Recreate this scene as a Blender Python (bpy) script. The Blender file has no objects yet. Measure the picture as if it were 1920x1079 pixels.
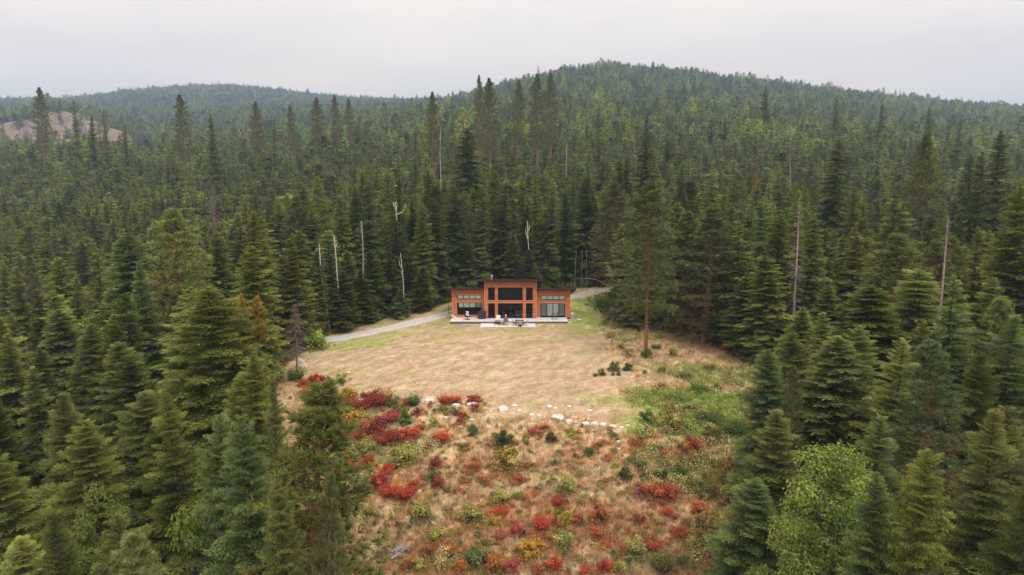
import bpy, math, random
import numpy as np
from mathutils import Vector, Matrix

R_ = math.radians
scene = bpy.context.scene
# ------------------------------------------------------------------ camera, world, sun, exposure
PITCH = 8.7
CAM_Z = 20.0
cd = bpy.data.cameras.new('camera'); cam = bpy.data.objects.new('camera', cd)
scene.collection.objects.link(cam); scene.camera = cam
cam.location = (0, 0, CAM_Z); cam.rotation_euler = (R_(90 - PITCH), 0, 0)
cd.sensor_width = 36; cd.lens = 24; cd.clip_start = 0.5; cd.clip_end = 20000

SUN_EL, SUN_AZ = 52.0, 150.0        # high veiled sun behind and right of the viewer
SKY_GREY = (11.6, 10.2, 9.0)
SKY_STRENGTH = 0.1
HAZE = 0.00024
world = bpy.data.worlds.new('World'); scene.world = world; world.use_nodes = True
wn, wl = world.node_tree.nodes, world.node_tree.links
wn.clear()
out = wn.new('ShaderNodeOutputWorld'); bg = wn.new('ShaderNodeBackground')
sky = wn.new('ShaderNodeTexSky'); sky.sky_type = 'NISHITA'; sky.sun_disc = False
sky.sun_elevation = R_(SUN_EL); sky.sun_rotation = R_(SUN_AZ); sky.altitude = 900
tc = wn.new('ShaderNodeTexCoord'); mp = wn.new('ShaderNodeMapping'); mp.inputs['Scale'].default_value = (1.2, 1.2, 5.0)
nz = wn.new('ShaderNodeTexNoise'); nz.inputs['Scale'].default_value = 1.6; nz.inputs['Detail'].default_value = 5; nz.inputs['Roughness'].default_value = 0.55
cr = wn.new('ShaderNodeValToRGB')
cr.color_ramp.elements[0].position = 0.3; cr.color_ramp.elements[0].color = (0.86, 0.885, 0.94, 1)
cr.color_ramp.elements[1].position = 0.7; cr.color_ramp.elements[1].color = (1.07, 1.05, 1.02, 1)
mul = wn.new('ShaderNodeMix'); mul.data_type = 'RGBA'; mul.blend_type = 'MULTIPLY'; mul.inputs['Factor'].default_value = 1
mul.inputs['B'].default_value = (*SKY_GREY, 1)
mx = wn.new('ShaderNodeMix'); mx.data_type = 'RGBA'; mx.inputs['Factor'].default_value = 0.94
wl.new(tc.outputs['Generated'], mp.inputs['Vector']); wl.new(mp.outputs['Vector'], nz.inputs['Vector'])
wl.new(nz.outputs['Fac'], cr.inputs['Fac']); wl.new(cr.outputs['Color'], mul.inputs['A'])
wl.new(sky.outputs['Color'], mx.inputs['A']); wl.new(mul.outputs['Result'], mx.inputs['B'])
# an overcast sky is evenly brighter towards its zenith
sx_ = wn.new('ShaderNodeSeparateXYZ'); zr = wn.new('ShaderNodeMapRange'); zr.inputs['From Min'].default_value = 0.15; zr.inputs['From Max'].default_value = 1.0
zr.inputs['To Min'].default_value = 1.0; zr.inputs['To Max'].default_value = 2.1
wl.new(tc.outputs['Generated'], sx_.inputs[0]); wl.new(sx_.outputs['Z'], zr.inputs['Value'])
mz = wn.new('ShaderNodeVectorMath'); mz.operation = 'SCALE'; wl.new(mx.outputs['Result'], mz.inputs[0]); wl.new(zr.outputs['Result'], mz.inputs['Scale'])
wl.new(mz.outputs[0], bg.inputs['Color']); bg.inputs['Strength'].default_value = SKY_STRENGTH
wl.new(bg.outputs[0], out.inputs['Surface'])

sd = bpy.data.lights.new('sun', 'SUN'); sd.energy = 1.5; sd.angle = R_(12); sd.color = (1.0, 0.955, 0.89)
so = bpy.data.objects.new('sun', sd); scene.collection.objects.link(so)
# sky sun_rotation turns clockwise from +Y
_sx, _sy = math.sin(R_(SUN_AZ)), math.cos(R_(SUN_AZ))
sv = Vector((_sx * math.cos(R_(SUN_EL)), _sy * math.cos(R_(SUN_EL)), math.sin(R_(SUN_EL))))
so.rotation_euler = sv.to_track_quat('Z', 'Y').to_euler(); so.location = (0, -50, 120)
vs = scene.view_settings; vs.view_transform = 'Standard'; vs.look = 'None'; vs.exposure = 0.0; vs.gamma = 1; vs.use_curve_mapping = False
cy = scene.cycles
cy.max_bounces = 5; cy.diffuse_bounces = 3; cy.glossy_bounces = 2; cy.transmission_bounces = 4
cy.transparent_max_bounces = 8; cy.volume_bounces = 0; cy.use_denoising = True

# ------------------------------------------------------------------ geometry of the place
F = 1280.0                                          # focal length in pixels of the 1920 px photograph
cp, sp = math.cos(R_(PITCH)), math.sin(R_(PITCH))
def ray(px, py):
    r, u = (px - 960) / F, (539.5 - py) / F
    return np.array([r, cp + u * sp, -sp + u * cp])
def project(x, y, z):
    dz = z - CAM_Z
    d = y * cp - dz * sp; u = y * sp + dz * cp
    return 960 + F * x / d, 539.5 - F * u / d

_nr = random.Random(11)
_waves = []
def snoise(x, y, scale, seed=0):
    """smooth irregular field, about -1..1, feature size 'scale' metres"""
    rg = random.Random(seed * 7919 + 13)
    s = 0; w = 0
    for o in range(4):
        f = 2 * math.pi / scale * (1.83 ** o)
        for k in range(3):
            a = rg.uniform(0, math.pi); ph = rg.uniform(0, 6.28)
            s = s + np.sin(f * rg.uniform(.8, 1.2) * (x * math.cos(a) + y * math.sin(a)) + ph + 1.3 * np.sin(f * .37 * (x * math.sin(a) - y * math.cos(a)) + ph * 2)) * (.62 ** o)
        w += (.62 ** o) * 1.7
    return s / w
def softplus(v, k=1.0):
    return np.logaddexp(0, v / k) * k
def smooth(a, b, v):
    t = np.clip((v - a) / (b - a), 0, 1); return t * t * (3 - 2 * t)

TU = np.array([-700, 0, 150, 300, 450, 650, 850, 1000, 1140, 1400, 1700, 1920, 2600.])
TD = np.array([150, 200, 300, 450, 650, 900, 1300, 1800, 2400, 3500, 6000.])
TP = np.array([   # pixel row of the canopy top, by azimuth and distance
 [430,430,428,425,418,395,372,360,355,360,372,380,400],
 [385,390,390,385,375,352,330,322,318,325,338,345,360],
 [320,316,313,308,303,292,275,265,262,270,282,290,310],
 [282,276,272,275,270,258,240,228,222,235,250,262,290],
 [272,270,268,268,258,238,215,198,190,210,230,242,275],
 [228,218,194,240,232,218,196,170,158,180,208,220,250],
 [212,202,210,212,205,198,182,142,121,148,184,203,230],
 [196,190,188,182,186,192,186,160,140,165,192,210,235],
 [196,188,184,166,160,181,190,182,170,185,205,215,240],
 [215,205,200,190,185,200,205,200,200,205,215,225,250],
 [250,250,250,250,250,250,250,250,250,250,250,250,260.]])
_tz = np.zeros_like(TP)
for i, D in enumerate(TD):
    for j in range(len(TU)):
        d = ray(960, TP[i, j]); _tz[i, j] = CAM_Z + d[2] / d[1] * D - 14.0
def _cr(p0, p1, p2, p3, t):
    return .5 * ((2 * p1) + (-p0 + p2) * t + (2 * p0 - 5 * p1 + 4 * p2 - p3) * t * t + (-p0 + 3 * p1 - 3 * p2 + p3) * t ** 3)
def table(x, y):
    yy = np.maximum(y, 60)
    u = x / yy * F + 960
    fj = np.interp(u, TU, np.arange(len(TU))); fi = np.interp(yy, TD, np.arange(len(TD)))
    j = np.clip(fj.astype(int), 0, len(TU) - 2); i = np.clip(fi.astype(int), 0, len(TD) - 2)
    tj, ti = fj - j, fi - i
    def g(a, b): return _tz[np.clip(a, 0, len(TD) - 1), np.clip(b, 0, len(TU) - 1)]
    rows = [_cr(g(i + k, j - 1), g(i + k, j), g(i + k, j + 1), g(i + k, j + 2), tj) for k in (-1, 0, 1, 2)]
    return _cr(*rows, ti)
def edge(x):
    return 58 - 0.33 * np.clip(x, -40, 9) + 0.04 * np.clip(x - 9, 0, 60)
def Hf(x, y):
    x = np.asarray(x, float); y = np.asarray(y, float)
    z = 0.045 * softplus(y - 106, 3)
    z = z - 0.30 * softplus(-x - 30 + .0 * y, 3) * (1 - .6 * smooth(80, 150, y)) - 0.02 * softplus(-x - 8, 3)
    z = z - 0.22 * softplus(x - 33, 4) * (1 - .7 * smooth(70, 130, y))
    z = np.maximum(z, -11 + 0.1 * (z + 11))
    e = edge(x) - y
    sl = 0.30 - 0.10 * smooth(4, 24, x)
    z = z - sl * softplus(e, 1.2)
    z = np.where(z < -20, -20 + .2 * (z + 20), z)
    rough = smooth(1, 6, e) * .25 + smooth(24, 40, np.abs(x)) * .5 + .05
    z = z + rough * snoise(x, y, 11, 3)
    # bank above the driveway behind and left of the house
    far = table(x, y)
    b = smooth(128, 175, y)
    far = far + snoise(x, y, 90, 5) * np.clip((y - 150) / 60, 0, 7)
    return z * (1 - b) + far * b
def H(x, y): return float(Hf(np.array([x]), np.array([y]))[0])
def ground_at(px, py, tmax=600):
    d = ray(px, py); t = 12.0; last = t
    ts = 12 * (1.012 ** np.arange(330)); ts = ts[ts < tmax]
    P = ts[:, None] * d[None, :]
    below = (P[:, 2] + CAM_Z) < Hf(P[:, 0], P[:, 1])
    k = int(np.argmax(below)) if below.any() else len(ts) - 1
    a, b = ts[max(k - 1, 0)], ts[k]
    for _ in range(12):
        m = (a + b) / 2
        if CAM_Z + d[2] * m < H(d[0] * m, d[1] * m): b = m
        else: a = m
    return d[0] * b, d[1] * b, CAM_Z + d[2] * b
def on_plane(px, py, Y):
    d = ray(px, py); t = Y / d[1]
    return d[0] * t, CAM_Z + d[2] * t

# ------------------------------------------------------------------ bookkeeping helpers
col = bpy.data.collections.new('place'); scene.collection.children.link(col)
def tag(o, label=None, cat=None, group=None, kind=None):
    if label: o['label'] = label
    if cat: o['category'] = cat
    if group: o['group'] = group
    if kind: o['kind'] = kind
    return o
def empty(name, loc=(0, 0, 0), rz=0):
    o = bpy.data.objects.new(name, None); o.location = loc; o.rotation_euler.z = rz
    o.empty_display_size = .3; col.objects.link(o); return o
def link(name, me, parent=None, loc=None):
    o = bpy.data.objects.new(name, me); col.objects.link(o)
    if parent: o.parent = parent
    if loc is not None: o.location = loc
    return o
def tri_mesh(name, tris, mats, tone=None, midx=None):
    n = len(tris); me = bpy.data.meshes.new(name)
    me.vertices.add(3 * n); me.loops.add(3 * n); me.polygons.add(n)
    me.vertices.foreach_set('co', np.ascontiguousarray(tris, np.float32).ravel())
    me.loops.foreach_set('vertex_index', np.arange(3 * n, dtype=np.int32))
    me.polygons.foreach_set('loop_start', np.arange(0, 3 * n, 3, dtype=np.int32))
    if midx is not None: me.polygons.foreach_set('material_index', np.asarray(midx, np.int32))
    if tone is not None:
        a = me.attributes.new('tone', 'FLOAT', 'FACE'); a.data.foreach_set('value', np.asarray(tone, np.float32))
    for m in mats: me.materials.append(m)
    me.update(); return me
class MB:
    """collects boxes, tubes and polygons into one mesh"""
    def __init__(s): s.v = []; s.f = []; s.m = []
    def poly(s, pts, m=0):
        b = len(s.v); s.v += [tuple(p) for p in pts]; s.f.append(list(range(b, b + len(pts)))); s.m.append(m)
    def hexa(s, c, m=0):
        b = len(s.v); s.v += [tuple(p) for p in c]
        for q in ((0,3,2,1),(4,5,6,7),(0,1,5,4),(1,2,6,5),(2,3,7,6),(3,0,4,7)):
            s.f.append([b + i for i in q]); s.m.append(m)
    def box(s, x0, x1, y0, y1, z0, z1, m=0):
        s.hexa([(x0,y0,z0),(x1,y0,z0),(x1,y1,z0),(x0,y1,z0),(x0,y0,z1),(x1,y0,z1),(x1,y1,z1),(x0,y1,z1)], m)
    def tube(s, pts, rad, n=6, m=0, cap=True):
        pts = [Vector(p) for p in pts]
        if not hasattr(rad, '__len__'): rad = [rad] * len(pts)
        rings = []; b0 = len(s.v)
        ref = Vector((0, 0, 1))
        for i, p in enumerate(pts):
            t = (pts[min(i + 1, len(pts) - 1)] - pts[max(i - 1, 0)]).normalized()
            a = ref if abs(t.dot(ref)) < .9 else Vector((1, 0, 0))
            u = t.cross(a).normalized(); w = t.cross(u)
            for k in range(n):
                an = 2 * math.pi * k / n
                s.v.append(tuple(p + (u * math.cos(an) + w * math.sin(an)) * rad[i]))
        for i in range(len(pts) - 1):
            for k in range(n):
                a = b0 + i * n + k; b = b0 + i * n + (k + 1) % n
                s.f.append([a, b, b + n, a + n]); s.m.append(m)
        if cap:
            s.f.append([b0 + k for k in range(n)][::-1]); s.m.append(m)
            e = b0 + (len(pts) - 1) * n; s.f.append([e + k for k in range(n)]); s.m.append(m)
    def lathe(s, prof, c=(0,0,0), n=16, m=0, sq=(1, 1)):
        b0 = len(s.v)
        for r, z in prof:
            for k in range(n):
                a = 2 * math.pi * k / n; s.v.append((c[0] + r * math.cos(a) * sq[0], c[1] + r * math.sin(a) * sq[1], c[2] + z))
        for i in range(len(prof) - 1):
            for k in range(n):
                a = b0 + i * n + k; b = b0 + i * n + (k + 1) % n
                s.f.append([a, b, b + n, a + n]); s.m.append(m)
        s.f.append([b0 + k for k in range(n)][::-1]); s.m.append(m)
        e = b0 + (len(prof) - 1) * n; s.f.append([e + k for k in range(n)]); s.m.append(m)
    def mesh(s, name, mats, smooth_=False):
        me = bpy.data.meshes.new(name); me.from_pydata(s.v, [], s.f)
        if not hasattr(mats, '__len__'): mats = [mats]
        for m in mats: me.materials.append(m)
        me.polygons.foreach_set('material_index', s.m)
        if smooth_: me.polygons.foreach_set('use_smooth', [True] * len(s.f))
        me.update(); return me
    def build(s, name, mats, parent=None, loc=None, smooth_=False, bevel=0):
        o = link(name, s.mesh(name, mats, smooth_), parent, loc)
        if bevel:
            b = o.modifiers.new('edge', 'BEVEL'); b.width = bevel; b.segments = 2
        return o

# ------------------------------------------------------------------ materials
def new_mat(name):
    m = bpy.data.materials.new(name); m.use_nodes = True
    nt = m.node_tree; p = nt.nodes['Principled BSDF']; return m, nt, p
def simple(name, c, rough=.7, metal=0, spec=.3, noise=0, nscale=8, bump=0, c2=None):
    m, nt, p = new_mat(name)
    p.inputs['Base Color'].default_value = (*c, 1); p.inputs['Roughness'].default_value = rough
    p.inputs['Metallic'].default_value = metal; p.inputs['Specular IOR Level'].default_value = spec
    if noise or c2:
        t = nt.nodes.new('ShaderNodeTexCoord'); n = nt.nodes.new('ShaderNodeTexNoise'); n.inputs['Scale'].default_value = nscale; n.inputs['Detail'].default_value = 6
        r = nt.nodes.new('ShaderNodeValToRGB')
        a = c if c2 is None else c2
        r.color_ramp.elements[0].position = .3; r.color_ramp.elements[1].position = .7
        r.color_ramp.elements[0].color = (*[v * (1 - noise) for v in c], 1); r.color_ramp.elements[1].color = (*[min(1, v * (1 + noise)) for v in a], 1)
        nt.links.new(t.outputs['Object'], n.inputs['Vector']); nt.links.new(n.outputs['Fac'], r.inputs['Fac']); nt.links.new(r.outputs['Color'], p.inputs['Base Color'])
        if bump:
            b = nt.nodes.new('ShaderNodeBump'); b.inputs['Strength'].default_value = bump; b.inputs['Distance'].default_value = .03
            nt.links.new(n.outputs['Fac'], b.inputs['Height']); nt.links.new(b.outputs[0], p.inputs['Normal'])
    return m
def leaf_mat(name, dark, light, far=False, transl=.28):
    """foliage: colour runs from dark to light with the face's 'tone', times the tint of the object (or of the instance)"""
    m = bpy.data.materials.new(name); m.use_nodes = True; nt = m.node_tree; n = nt.nodes; l = nt.links
    n.clear(); o = n.new('ShaderNodeOutputMaterial')
    at = n.new('ShaderNodeAttribute'); at.attribute_name = 'tone'
    mix = n.new('ShaderNodeMix'); mix.data_type = 'RGBA'
    mix.inputs['A'].default_value = (*dark, 1); mix.inputs['B'].default_value = (*light, 1)
    l.new(at.outputs['Fac'], mix.inputs['Factor'])
    mu = n.new('ShaderNodeMix'); mu.data_type = 'RGBA'; mu.blend_type = 'MULTIPLY'; mu.inputs['Factor'].default_value = 1
    l.new(mix.outputs['Result'], mu.inputs['A'])
    if far:
        ti = n.new('ShaderNodeAttribute'); ti.attribute_type = 'INSTANCER'; ti.attribute_name = 'tint'; l.new(ti.outputs['Color'], mu.inputs['B'])
    else:
        oi = n.new('ShaderNodeObjectInfo'); l.new(oi.outputs['Color'], mu.inputs['B'])
    d = n.new('ShaderNodeBsdfDiffuse'); t = n.new('ShaderNodeBsdfTranslucent'); ms = n.new('ShaderNodeMixShader'); ms.inputs[0].default_value = transl
    l.new(mu.outputs['Result'], d.inputs['Color']); l.new(mu.outputs['Result'], t.inputs['Color'])
    l.new(d.outputs[0], ms.inputs[1]); l.new(t.outputs[0], ms.inputs[2]); l.new(ms.outputs[0], o.inputs['Surface'])
    return m
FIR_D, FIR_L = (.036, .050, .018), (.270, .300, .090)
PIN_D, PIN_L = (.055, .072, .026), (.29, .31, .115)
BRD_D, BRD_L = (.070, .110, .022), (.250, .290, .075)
M = {}
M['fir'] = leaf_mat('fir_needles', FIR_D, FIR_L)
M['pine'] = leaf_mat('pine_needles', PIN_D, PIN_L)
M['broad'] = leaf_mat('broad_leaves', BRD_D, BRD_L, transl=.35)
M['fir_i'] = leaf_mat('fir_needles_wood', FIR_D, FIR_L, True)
M['broad_i'] = leaf_mat('broad_leaves_wood', BRD_D, BRD_L, True, .35)
M['shrub'] = leaf_mat('shrub_leaves', (.28, .28, .28), (1, 1, 1), transl=.3)
M['cover_i'] = leaf_mat('ground_cover', (.45, .45, .45), (1.1, 1.1, 1.1), True, .3)
M['bark'] = simple('fir_bark', (.085, .062, .050), .95, spec=.1, noise=.4, nscale=5, bump=.6)
M['bark_red'] = simple('pine_bark', (.17, .085, .055), .95, spec=.1, noise=.4, nscale=6, bump=.6, c2=(.24, .13, .085))
M['dead'] = simple('weathered_wood', (.30, .255, .235), .9, spec=.1, noise=.3, nscale=6, bump=.3)
M['deadp'] = simple('dead_brown_wood', (.20, .140, .125), .9, spec=.1, noise=.3, nscale=6)
M['white_wood'] = simple('bleached_birch_wood', (.46, .41, .36), .85, spec=.15, noise=.25, nscale=7)
M['rustw'] = simple('red_dead_needles', (.22, .075, .045), .9, spec=.1, noise=.3, nscale=6)
M['rock'] = simple('pale_granite', (.52, .48, .43), .9, spec=.2, noise=.30, nscale=2.6, bump=.7, c2=(.70, .67, .64))
M['concrete'] = simple('concrete', (.66, .65, .64), .85, spec=.2, noise=.10, nscale=1.5)
M['stone'] = simple('dark_stone_facing', (.115, .12, .14), .8, noise=.25, nscale=4, c2=(.15, .15, .17))
M['black'] = simple('black_metal', (.012, .011, .013), .45, spec=.4)
M['roof'] = simple('dark_brown_roof', (.045, .024, .026), .65, noise=.2, nscale=6)
M['soffit'] = simple('dark_soffit_boards', (.050, .020, .018), .7, noise=.2, nscale=6)
M['blind'] = simple('white_blind', (.86, .90, .89), .9)
M['screen'] = simple('grey_screen', (.32, .38, .37), .9)
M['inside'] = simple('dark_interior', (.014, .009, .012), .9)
M['white'] = simple('white_plastic', (.72, .71, .69), .5, noise=.05, nscale=4)
M['linen'] = simple('pale_cushion', (.62, .57, .58), .9)
M['cloth_grey'] = simple('lilac_grey_fabric', (.24, .21, .25), .9)
M['redwood'] = simple('red_brown_wood', (.155, .042, .030), .6, noise=.25, nscale=9)
M['skin'] = simple('skin', (.55, .33, .25), .6)
M['gravel'] = simple('driveway_gravel', (.50, .48, .475), .95, spec=.1, noise=.13, nscale=1.8, bump=.4)
M['twig'] = simple('bleached_twigs', (.42, .36, .36), .9, noise=.2, nscale=9)
M['cover'] = simple('grill_cover', (.032, .033, .045), .75, spec=.3)
# cedar cladding: colour changes from board to board
m, nt, p = new_mat('cedar_cladding'); M['cedar'] = m
g = nt.nodes.new('ShaderNodeAttribute'); g.attribute_name = 'tone'
n1 = nt.nodes.new('ShaderNodeTexNoise'); n1.inputs['Scale'].default_value = 3; n1.inputs['Detail'].default_value = 8
tcn = nt.nodes.new('ShaderNodeTexCoord'); mpn = nt.nodes.new('ShaderNodeMapping'); mpn.inputs['Scale'].default_value = (.6, 1, 9)
nt.links.new(tcn.outputs['Object'], mpn.inputs['Vector']); nt.links.new(mpn.outputs['Vector'], n1.inputs['Vector'])
ad = nt.nodes.new('ShaderNodeMath'); ad.operation = 'ADD'; nt.links.new(g.outputs['Fac'], ad.inputs[0]); nt.links.new(n1.outputs['Fac'], ad.inputs[1])
rr = nt.nodes.new('ShaderNodeValToRGB'); rr.color_ramp.elements[0].position = .45; rr.color_ramp.elements[1].position = 1.15 if False else 1.0
rr.color_ramp.elements[0].color = (.42, .130, .045, 1); rr.color_ramp.elements[1].color = (.68, .265, .095, 1)
nt.links.new(ad.outputs[0], rr.inputs['Fac']); nt.links.new(rr.outputs['Color'], p.inputs['Base Color']); p.inputs['Roughness'].default_value = .65
M['trim'] = simple('cedar_trim', (.66, .28, .14), .65, noise=.15, nscale=5)
# window glass: mostly see-through, mirror-like at its surface
m = bpy.data.materials.new('window_glass'); m.use_nodes = True; nt = m.node_tree; nt.nodes.clear(); M['glass'] = m
o_ = nt.nodes.new('ShaderNodeOutputMaterial'); tr = nt.nodes.new('ShaderNodeBsdfTransparent'); tr.inputs[0].default_value = (.92, .95, .95, 1)
gl = nt.nodes.new('ShaderNodeBsdfGlossy'); gl.inputs['Roughness'].default_value = .02; gl.inputs['Color'].default_value = (.62, .58, .78, 1)
fr = nt.nodes.new('ShaderNodeFresnel'); fr.inputs['IOR'].default_value = 1.3; mxs = nt.nodes.new('ShaderNodeMixShader')
nt.links.new(fr.outputs[0], mxs.inputs[0]); nt.links.new(tr.outputs[0], mxs.inputs[1]); nt.links.new(gl.outputs[0], mxs.inputs[2]); nt.links.new(mxs.outputs[0], o_.inputs[0])

# ------------------------------------------------------------------ ground zones (world coordinates)
def W(px, py):
    g = ground_at(px, py); return (g[0], g[1])
clear_px = [(606, 640), (552, 664), (520, 690), (505, 730), (480, 820), (470, 930), (480, 1075), (700, 1079), (1000, 1079), (1400, 1079), (1440, 930),
            (1455, 800), (1462, 730), (1445, 690), (1370, 660), (1325, 640), (1290, 622), (1210, 606), (1150, 594), (1128, 570)]
CLEAR = [W(*q) for q in clear_px] + [(19.5, 121), (19, 126.5), (9, 124), (-2, 119), (-9.5, 114.5), (-14, 107), (-19, 101), (-25, 97), (-32, 91)]
CLEAR = [p for p in CLEAR]
# carry the opening on below the bottom of the picture
ci = clear_px.index((700, 1079))
CLEAR[ci - 1] = (-13.5, 36); CLEAR[ci] = (-11, 8); CLEAR[ci + 1] = (0, 2); CLEAR[ci + 2] = (13, 10)
CLEARA = np.array(CLEAR)
def inside_dist(x, y, poly=CLEARA):
    """signed distance to a polygon, positive inside"""
    x = np.asarray(x, float); y = np.asarray(y, float)
    d = np.full(x.shape, 1e9); ins = np.zeros(x.shape, bool)
    n = len(poly)
    for i in range(n):
        ax, ay = poly[i]; bx, by = poly[(i + 1) % n]
        vx, vy = bx - ax, by - ay
        t = np.clip(((x - ax) * vx + (y - ay) * vy) / (vx * vx + vy * vy + 1e-9), 0, 1)
        d = np.minimum(d, np.hypot(x - ax - t * vx, y - ay - t * vy))
        c = ((ay > y) != (by > y)) & (x < (bx - ax) * (y - ay) / (by - ay + 1e-12) + ax)
        ins ^= c
    return np.where(ins, d, -d)
greens = [(1300, 755, 8.5, 4.2, 1), (1260, 790, 6, 3.2, 1), (1180, 750, 5.2, 1.6, .8), (1370, 800, 5, 4, .9), (1350, 705, 7, 4.5, .7), (1250, 690, 6, 3, .35), (1180, 630, 5, 4, .55),
          (1108, 600, 4.0, 6, 1), (1110, 575, 5, 10, 1), (1095, 620, 3, 3, .7), (1150, 610, 3, 4, .6), (1300, 890, 4, 3, .6), (1400, 900, 3, 5, .7), (1380, 1020, 3, 3, .6), (1230, 860, 2.5, 2, .5),
          (660, 650, 5, 2.6, .9), (700, 640, 4, 2, .8), (640, 640, 4, 3, .8), (760, 625, 5, 1.6, .5), (830, 610, 3, 1.2, .6), (590, 650, 4, 3, .7), (660, 735, 5, 1.8, .55), (650, 700, 3, 1.5, .5),
          (660, 790, 3, 2, .5), (700, 840, 3, 2, .4), (640, 840, 2.5, 3, .7), (690, 740, 3, 1, .6), (760, 850, 3, 2, .5), (650, 960, 1.6, 2, .5), (880, 1050, 3, 1, .4),
          (1000, 620, 7, .8, .35), (1180, 1050, 3, 1, .35), (1165, 600, 5, 4, .5)]
GREEN = [(*W(a, b), c, d, e) for a, b, c, d, e in greens]
oranges = [(960, 980, 6, 3, .5), (1120, 980, 5, 3, .6), (1250, 860, 4, 3, .6), (820, 1030, 5, 3, .5), (730, 910, 3, 3, .5), (900, 880, 4, 3, .35), (1300, 920, 4, 3, .5), (1100, 860, 5, 3, .3), (560, 720, 4, 2, .5), (1310, 650, 3, 2, .5), (1200, 790, 5, 2, .3), (870, 745, 3, 1.2, .4)]
ORANGE = [(*W(a, b), c, d, e) for a, b, c, d, e in oranges]
def blobs(x, y, B):
    m = np.zeros(np.shape(x))
    wob = snoise(x, y, 5, 21) * .35
    for bx, by, rx, ry, s in B:
        q = ((x - bx) / rx) ** 2 + ((y - by) / ry) ** 2
        m = np.maximum(m, s * smooth(1.15, .25, q + wob))
    return m
LAWN_C = np.array([.47, .365, .255]); LAWN_G = np.array([.34, .32, .15]); SLOPE_C = np.array([.53, .385, .235]); SLOPE_L = np.array([.65, .54, .36])
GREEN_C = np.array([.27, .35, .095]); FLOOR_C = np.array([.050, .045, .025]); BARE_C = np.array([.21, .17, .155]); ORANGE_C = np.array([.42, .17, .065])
bare_poly = np.array([((u - 960) / F * d, d) for u, d in ((-160, 600), (330, 640), (330, 720), (290, 800), (230, 870), (180, 935), (138, 925), (105, 880), (60, 905), (0, 910), (-160, 905))])
def zone(x, y):
    """albedo of the ground and how open (0 forest floor .. 1 meadow) it is"""
    x = np.asarray(x, float); y = np.asarray(y, float)
    e = y - edge(x) + 1.3 * snoise(x, y, 7, 8)
    n = snoise(x, y, 4.5, 4)[..., None]; n2 = snoise(x, y, 1.7, 6)[..., None]
    lawn = smooth(-.8, 1.0, e)[..., None] * smooth(14, 9, x + 2 * snoise(x, y, 9, 15) + (y - 60) * -.03)[..., None]
    c = SLOPE_C * (1 + .22 * n2) * (1 - smooth(-.2, .8, n)) + SLOPE_L * (1 + .18 * n2) * smooth(-.2, .8, n)
    lc = LAWN_C * (1 + .24 * n2 + .10 * n)
    lg = smooth(.05, .9, snoise(x, y, 8, 31) + (y - 78) / 26)[..., None] * .75
    lc = lc * (1 - lg) + LAWN_G * lg
    arc = np.hypot(x - 3, y - 118); ring = snoise(arc * 1.0, np.arctan2(x - 3, 118 - y) * 9, 3.2, 44)[..., None]
    lc = lc * (1 + .12 * ring)
    brn = smooth(.3, .9, snoise(x, y, 6.5, 47))[..., None]; lc = lc * (1 - .6 * brn) + np.array([.42, .275, .19]) * .6 * brn
    pale = smooth(.25, .95, snoise(x, y, 10, 37))[..., None]
    lc = lc * (1 - .6 * pale) + np.array([.62, .49, .37]) * .6 * pale
    c = c * (1 - lawn) + lc * lawn
    o = blobs(x, y, ORANGE)[..., None]; c = c * (1 - .7 * o) + ORANGE_C * (1 + .3 * n2) * .7 * o
    gq = blobs(x, y, GREEN)[..., None] * (1 - .25 * lawn); gc = GREEN_C * (1 + .3 * n2) + np.array([.10, .07, .02]) * smooth(.1, .9, n)
    c = c * (1 - gq) + gc * gq
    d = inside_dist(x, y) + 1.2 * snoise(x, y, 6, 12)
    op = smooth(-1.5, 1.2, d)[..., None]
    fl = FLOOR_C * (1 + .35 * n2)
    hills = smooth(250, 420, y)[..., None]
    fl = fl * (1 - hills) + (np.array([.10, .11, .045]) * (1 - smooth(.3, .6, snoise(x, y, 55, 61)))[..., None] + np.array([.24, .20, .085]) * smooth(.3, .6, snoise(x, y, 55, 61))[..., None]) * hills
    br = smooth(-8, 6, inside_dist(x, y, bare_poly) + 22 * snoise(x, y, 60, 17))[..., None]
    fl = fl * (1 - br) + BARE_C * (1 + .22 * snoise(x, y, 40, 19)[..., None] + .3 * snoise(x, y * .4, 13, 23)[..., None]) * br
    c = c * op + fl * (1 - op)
    return np.clip(c, 0.005, .9), op[..., 0], br[..., 0], lawn[..., 0], gq[..., 0]

# ground sheet
ys = np.concatenate([np.linspace(-80, 30, 23)[:-1], np.arange(30, 130, .42), 130 * (1.022 ** np.arange(0, 170))])
ys = ys[ys < 5200]
ss = np.linspace(-1, 1, 331); ss = np.sign(ss) * (.72 * np.abs(ss) + .28 * np.abs(ss) ** 3)
Wd = 75 + 1.15 * softplus(ys - 110, 15)
GX = ss[None, :] * Wd[:, None]; GY = np.repeat(ys[:, None], len(ss), 1)
GZ = Hf(GX, GY)
ny, nx = GX.shape
me = bpy.data.meshes.new('ground')
me.vertices.add(nx * ny); me.vertices.foreach_set('co', np.stack([GX, GY, GZ], -1).astype(np.float32).ravel())
idx = np.arange(nx * ny).reshape(ny, nx)
quads = np.stack([idx[:-1, :-1], idx[:-1, 1:], idx[1:, 1:], idx[1:, :-1]], -1).reshape(-1, 4)
me.loops.add(quads.size); me.polygons.add(len(quads))
me.loops.foreach_set('vertex_index', quads.astype(np.int32).ravel()); me.polygons.foreach_set('loop_start', np.arange(0, quads.size, 4, dtype=np.int32))
me.polygons.foreach_set('use_smooth', np.ones(len(quads), bool))
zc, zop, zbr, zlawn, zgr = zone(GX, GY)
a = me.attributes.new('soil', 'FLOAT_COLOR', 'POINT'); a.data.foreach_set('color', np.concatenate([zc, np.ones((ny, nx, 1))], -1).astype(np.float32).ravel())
me.update(); me.validate()
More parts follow.
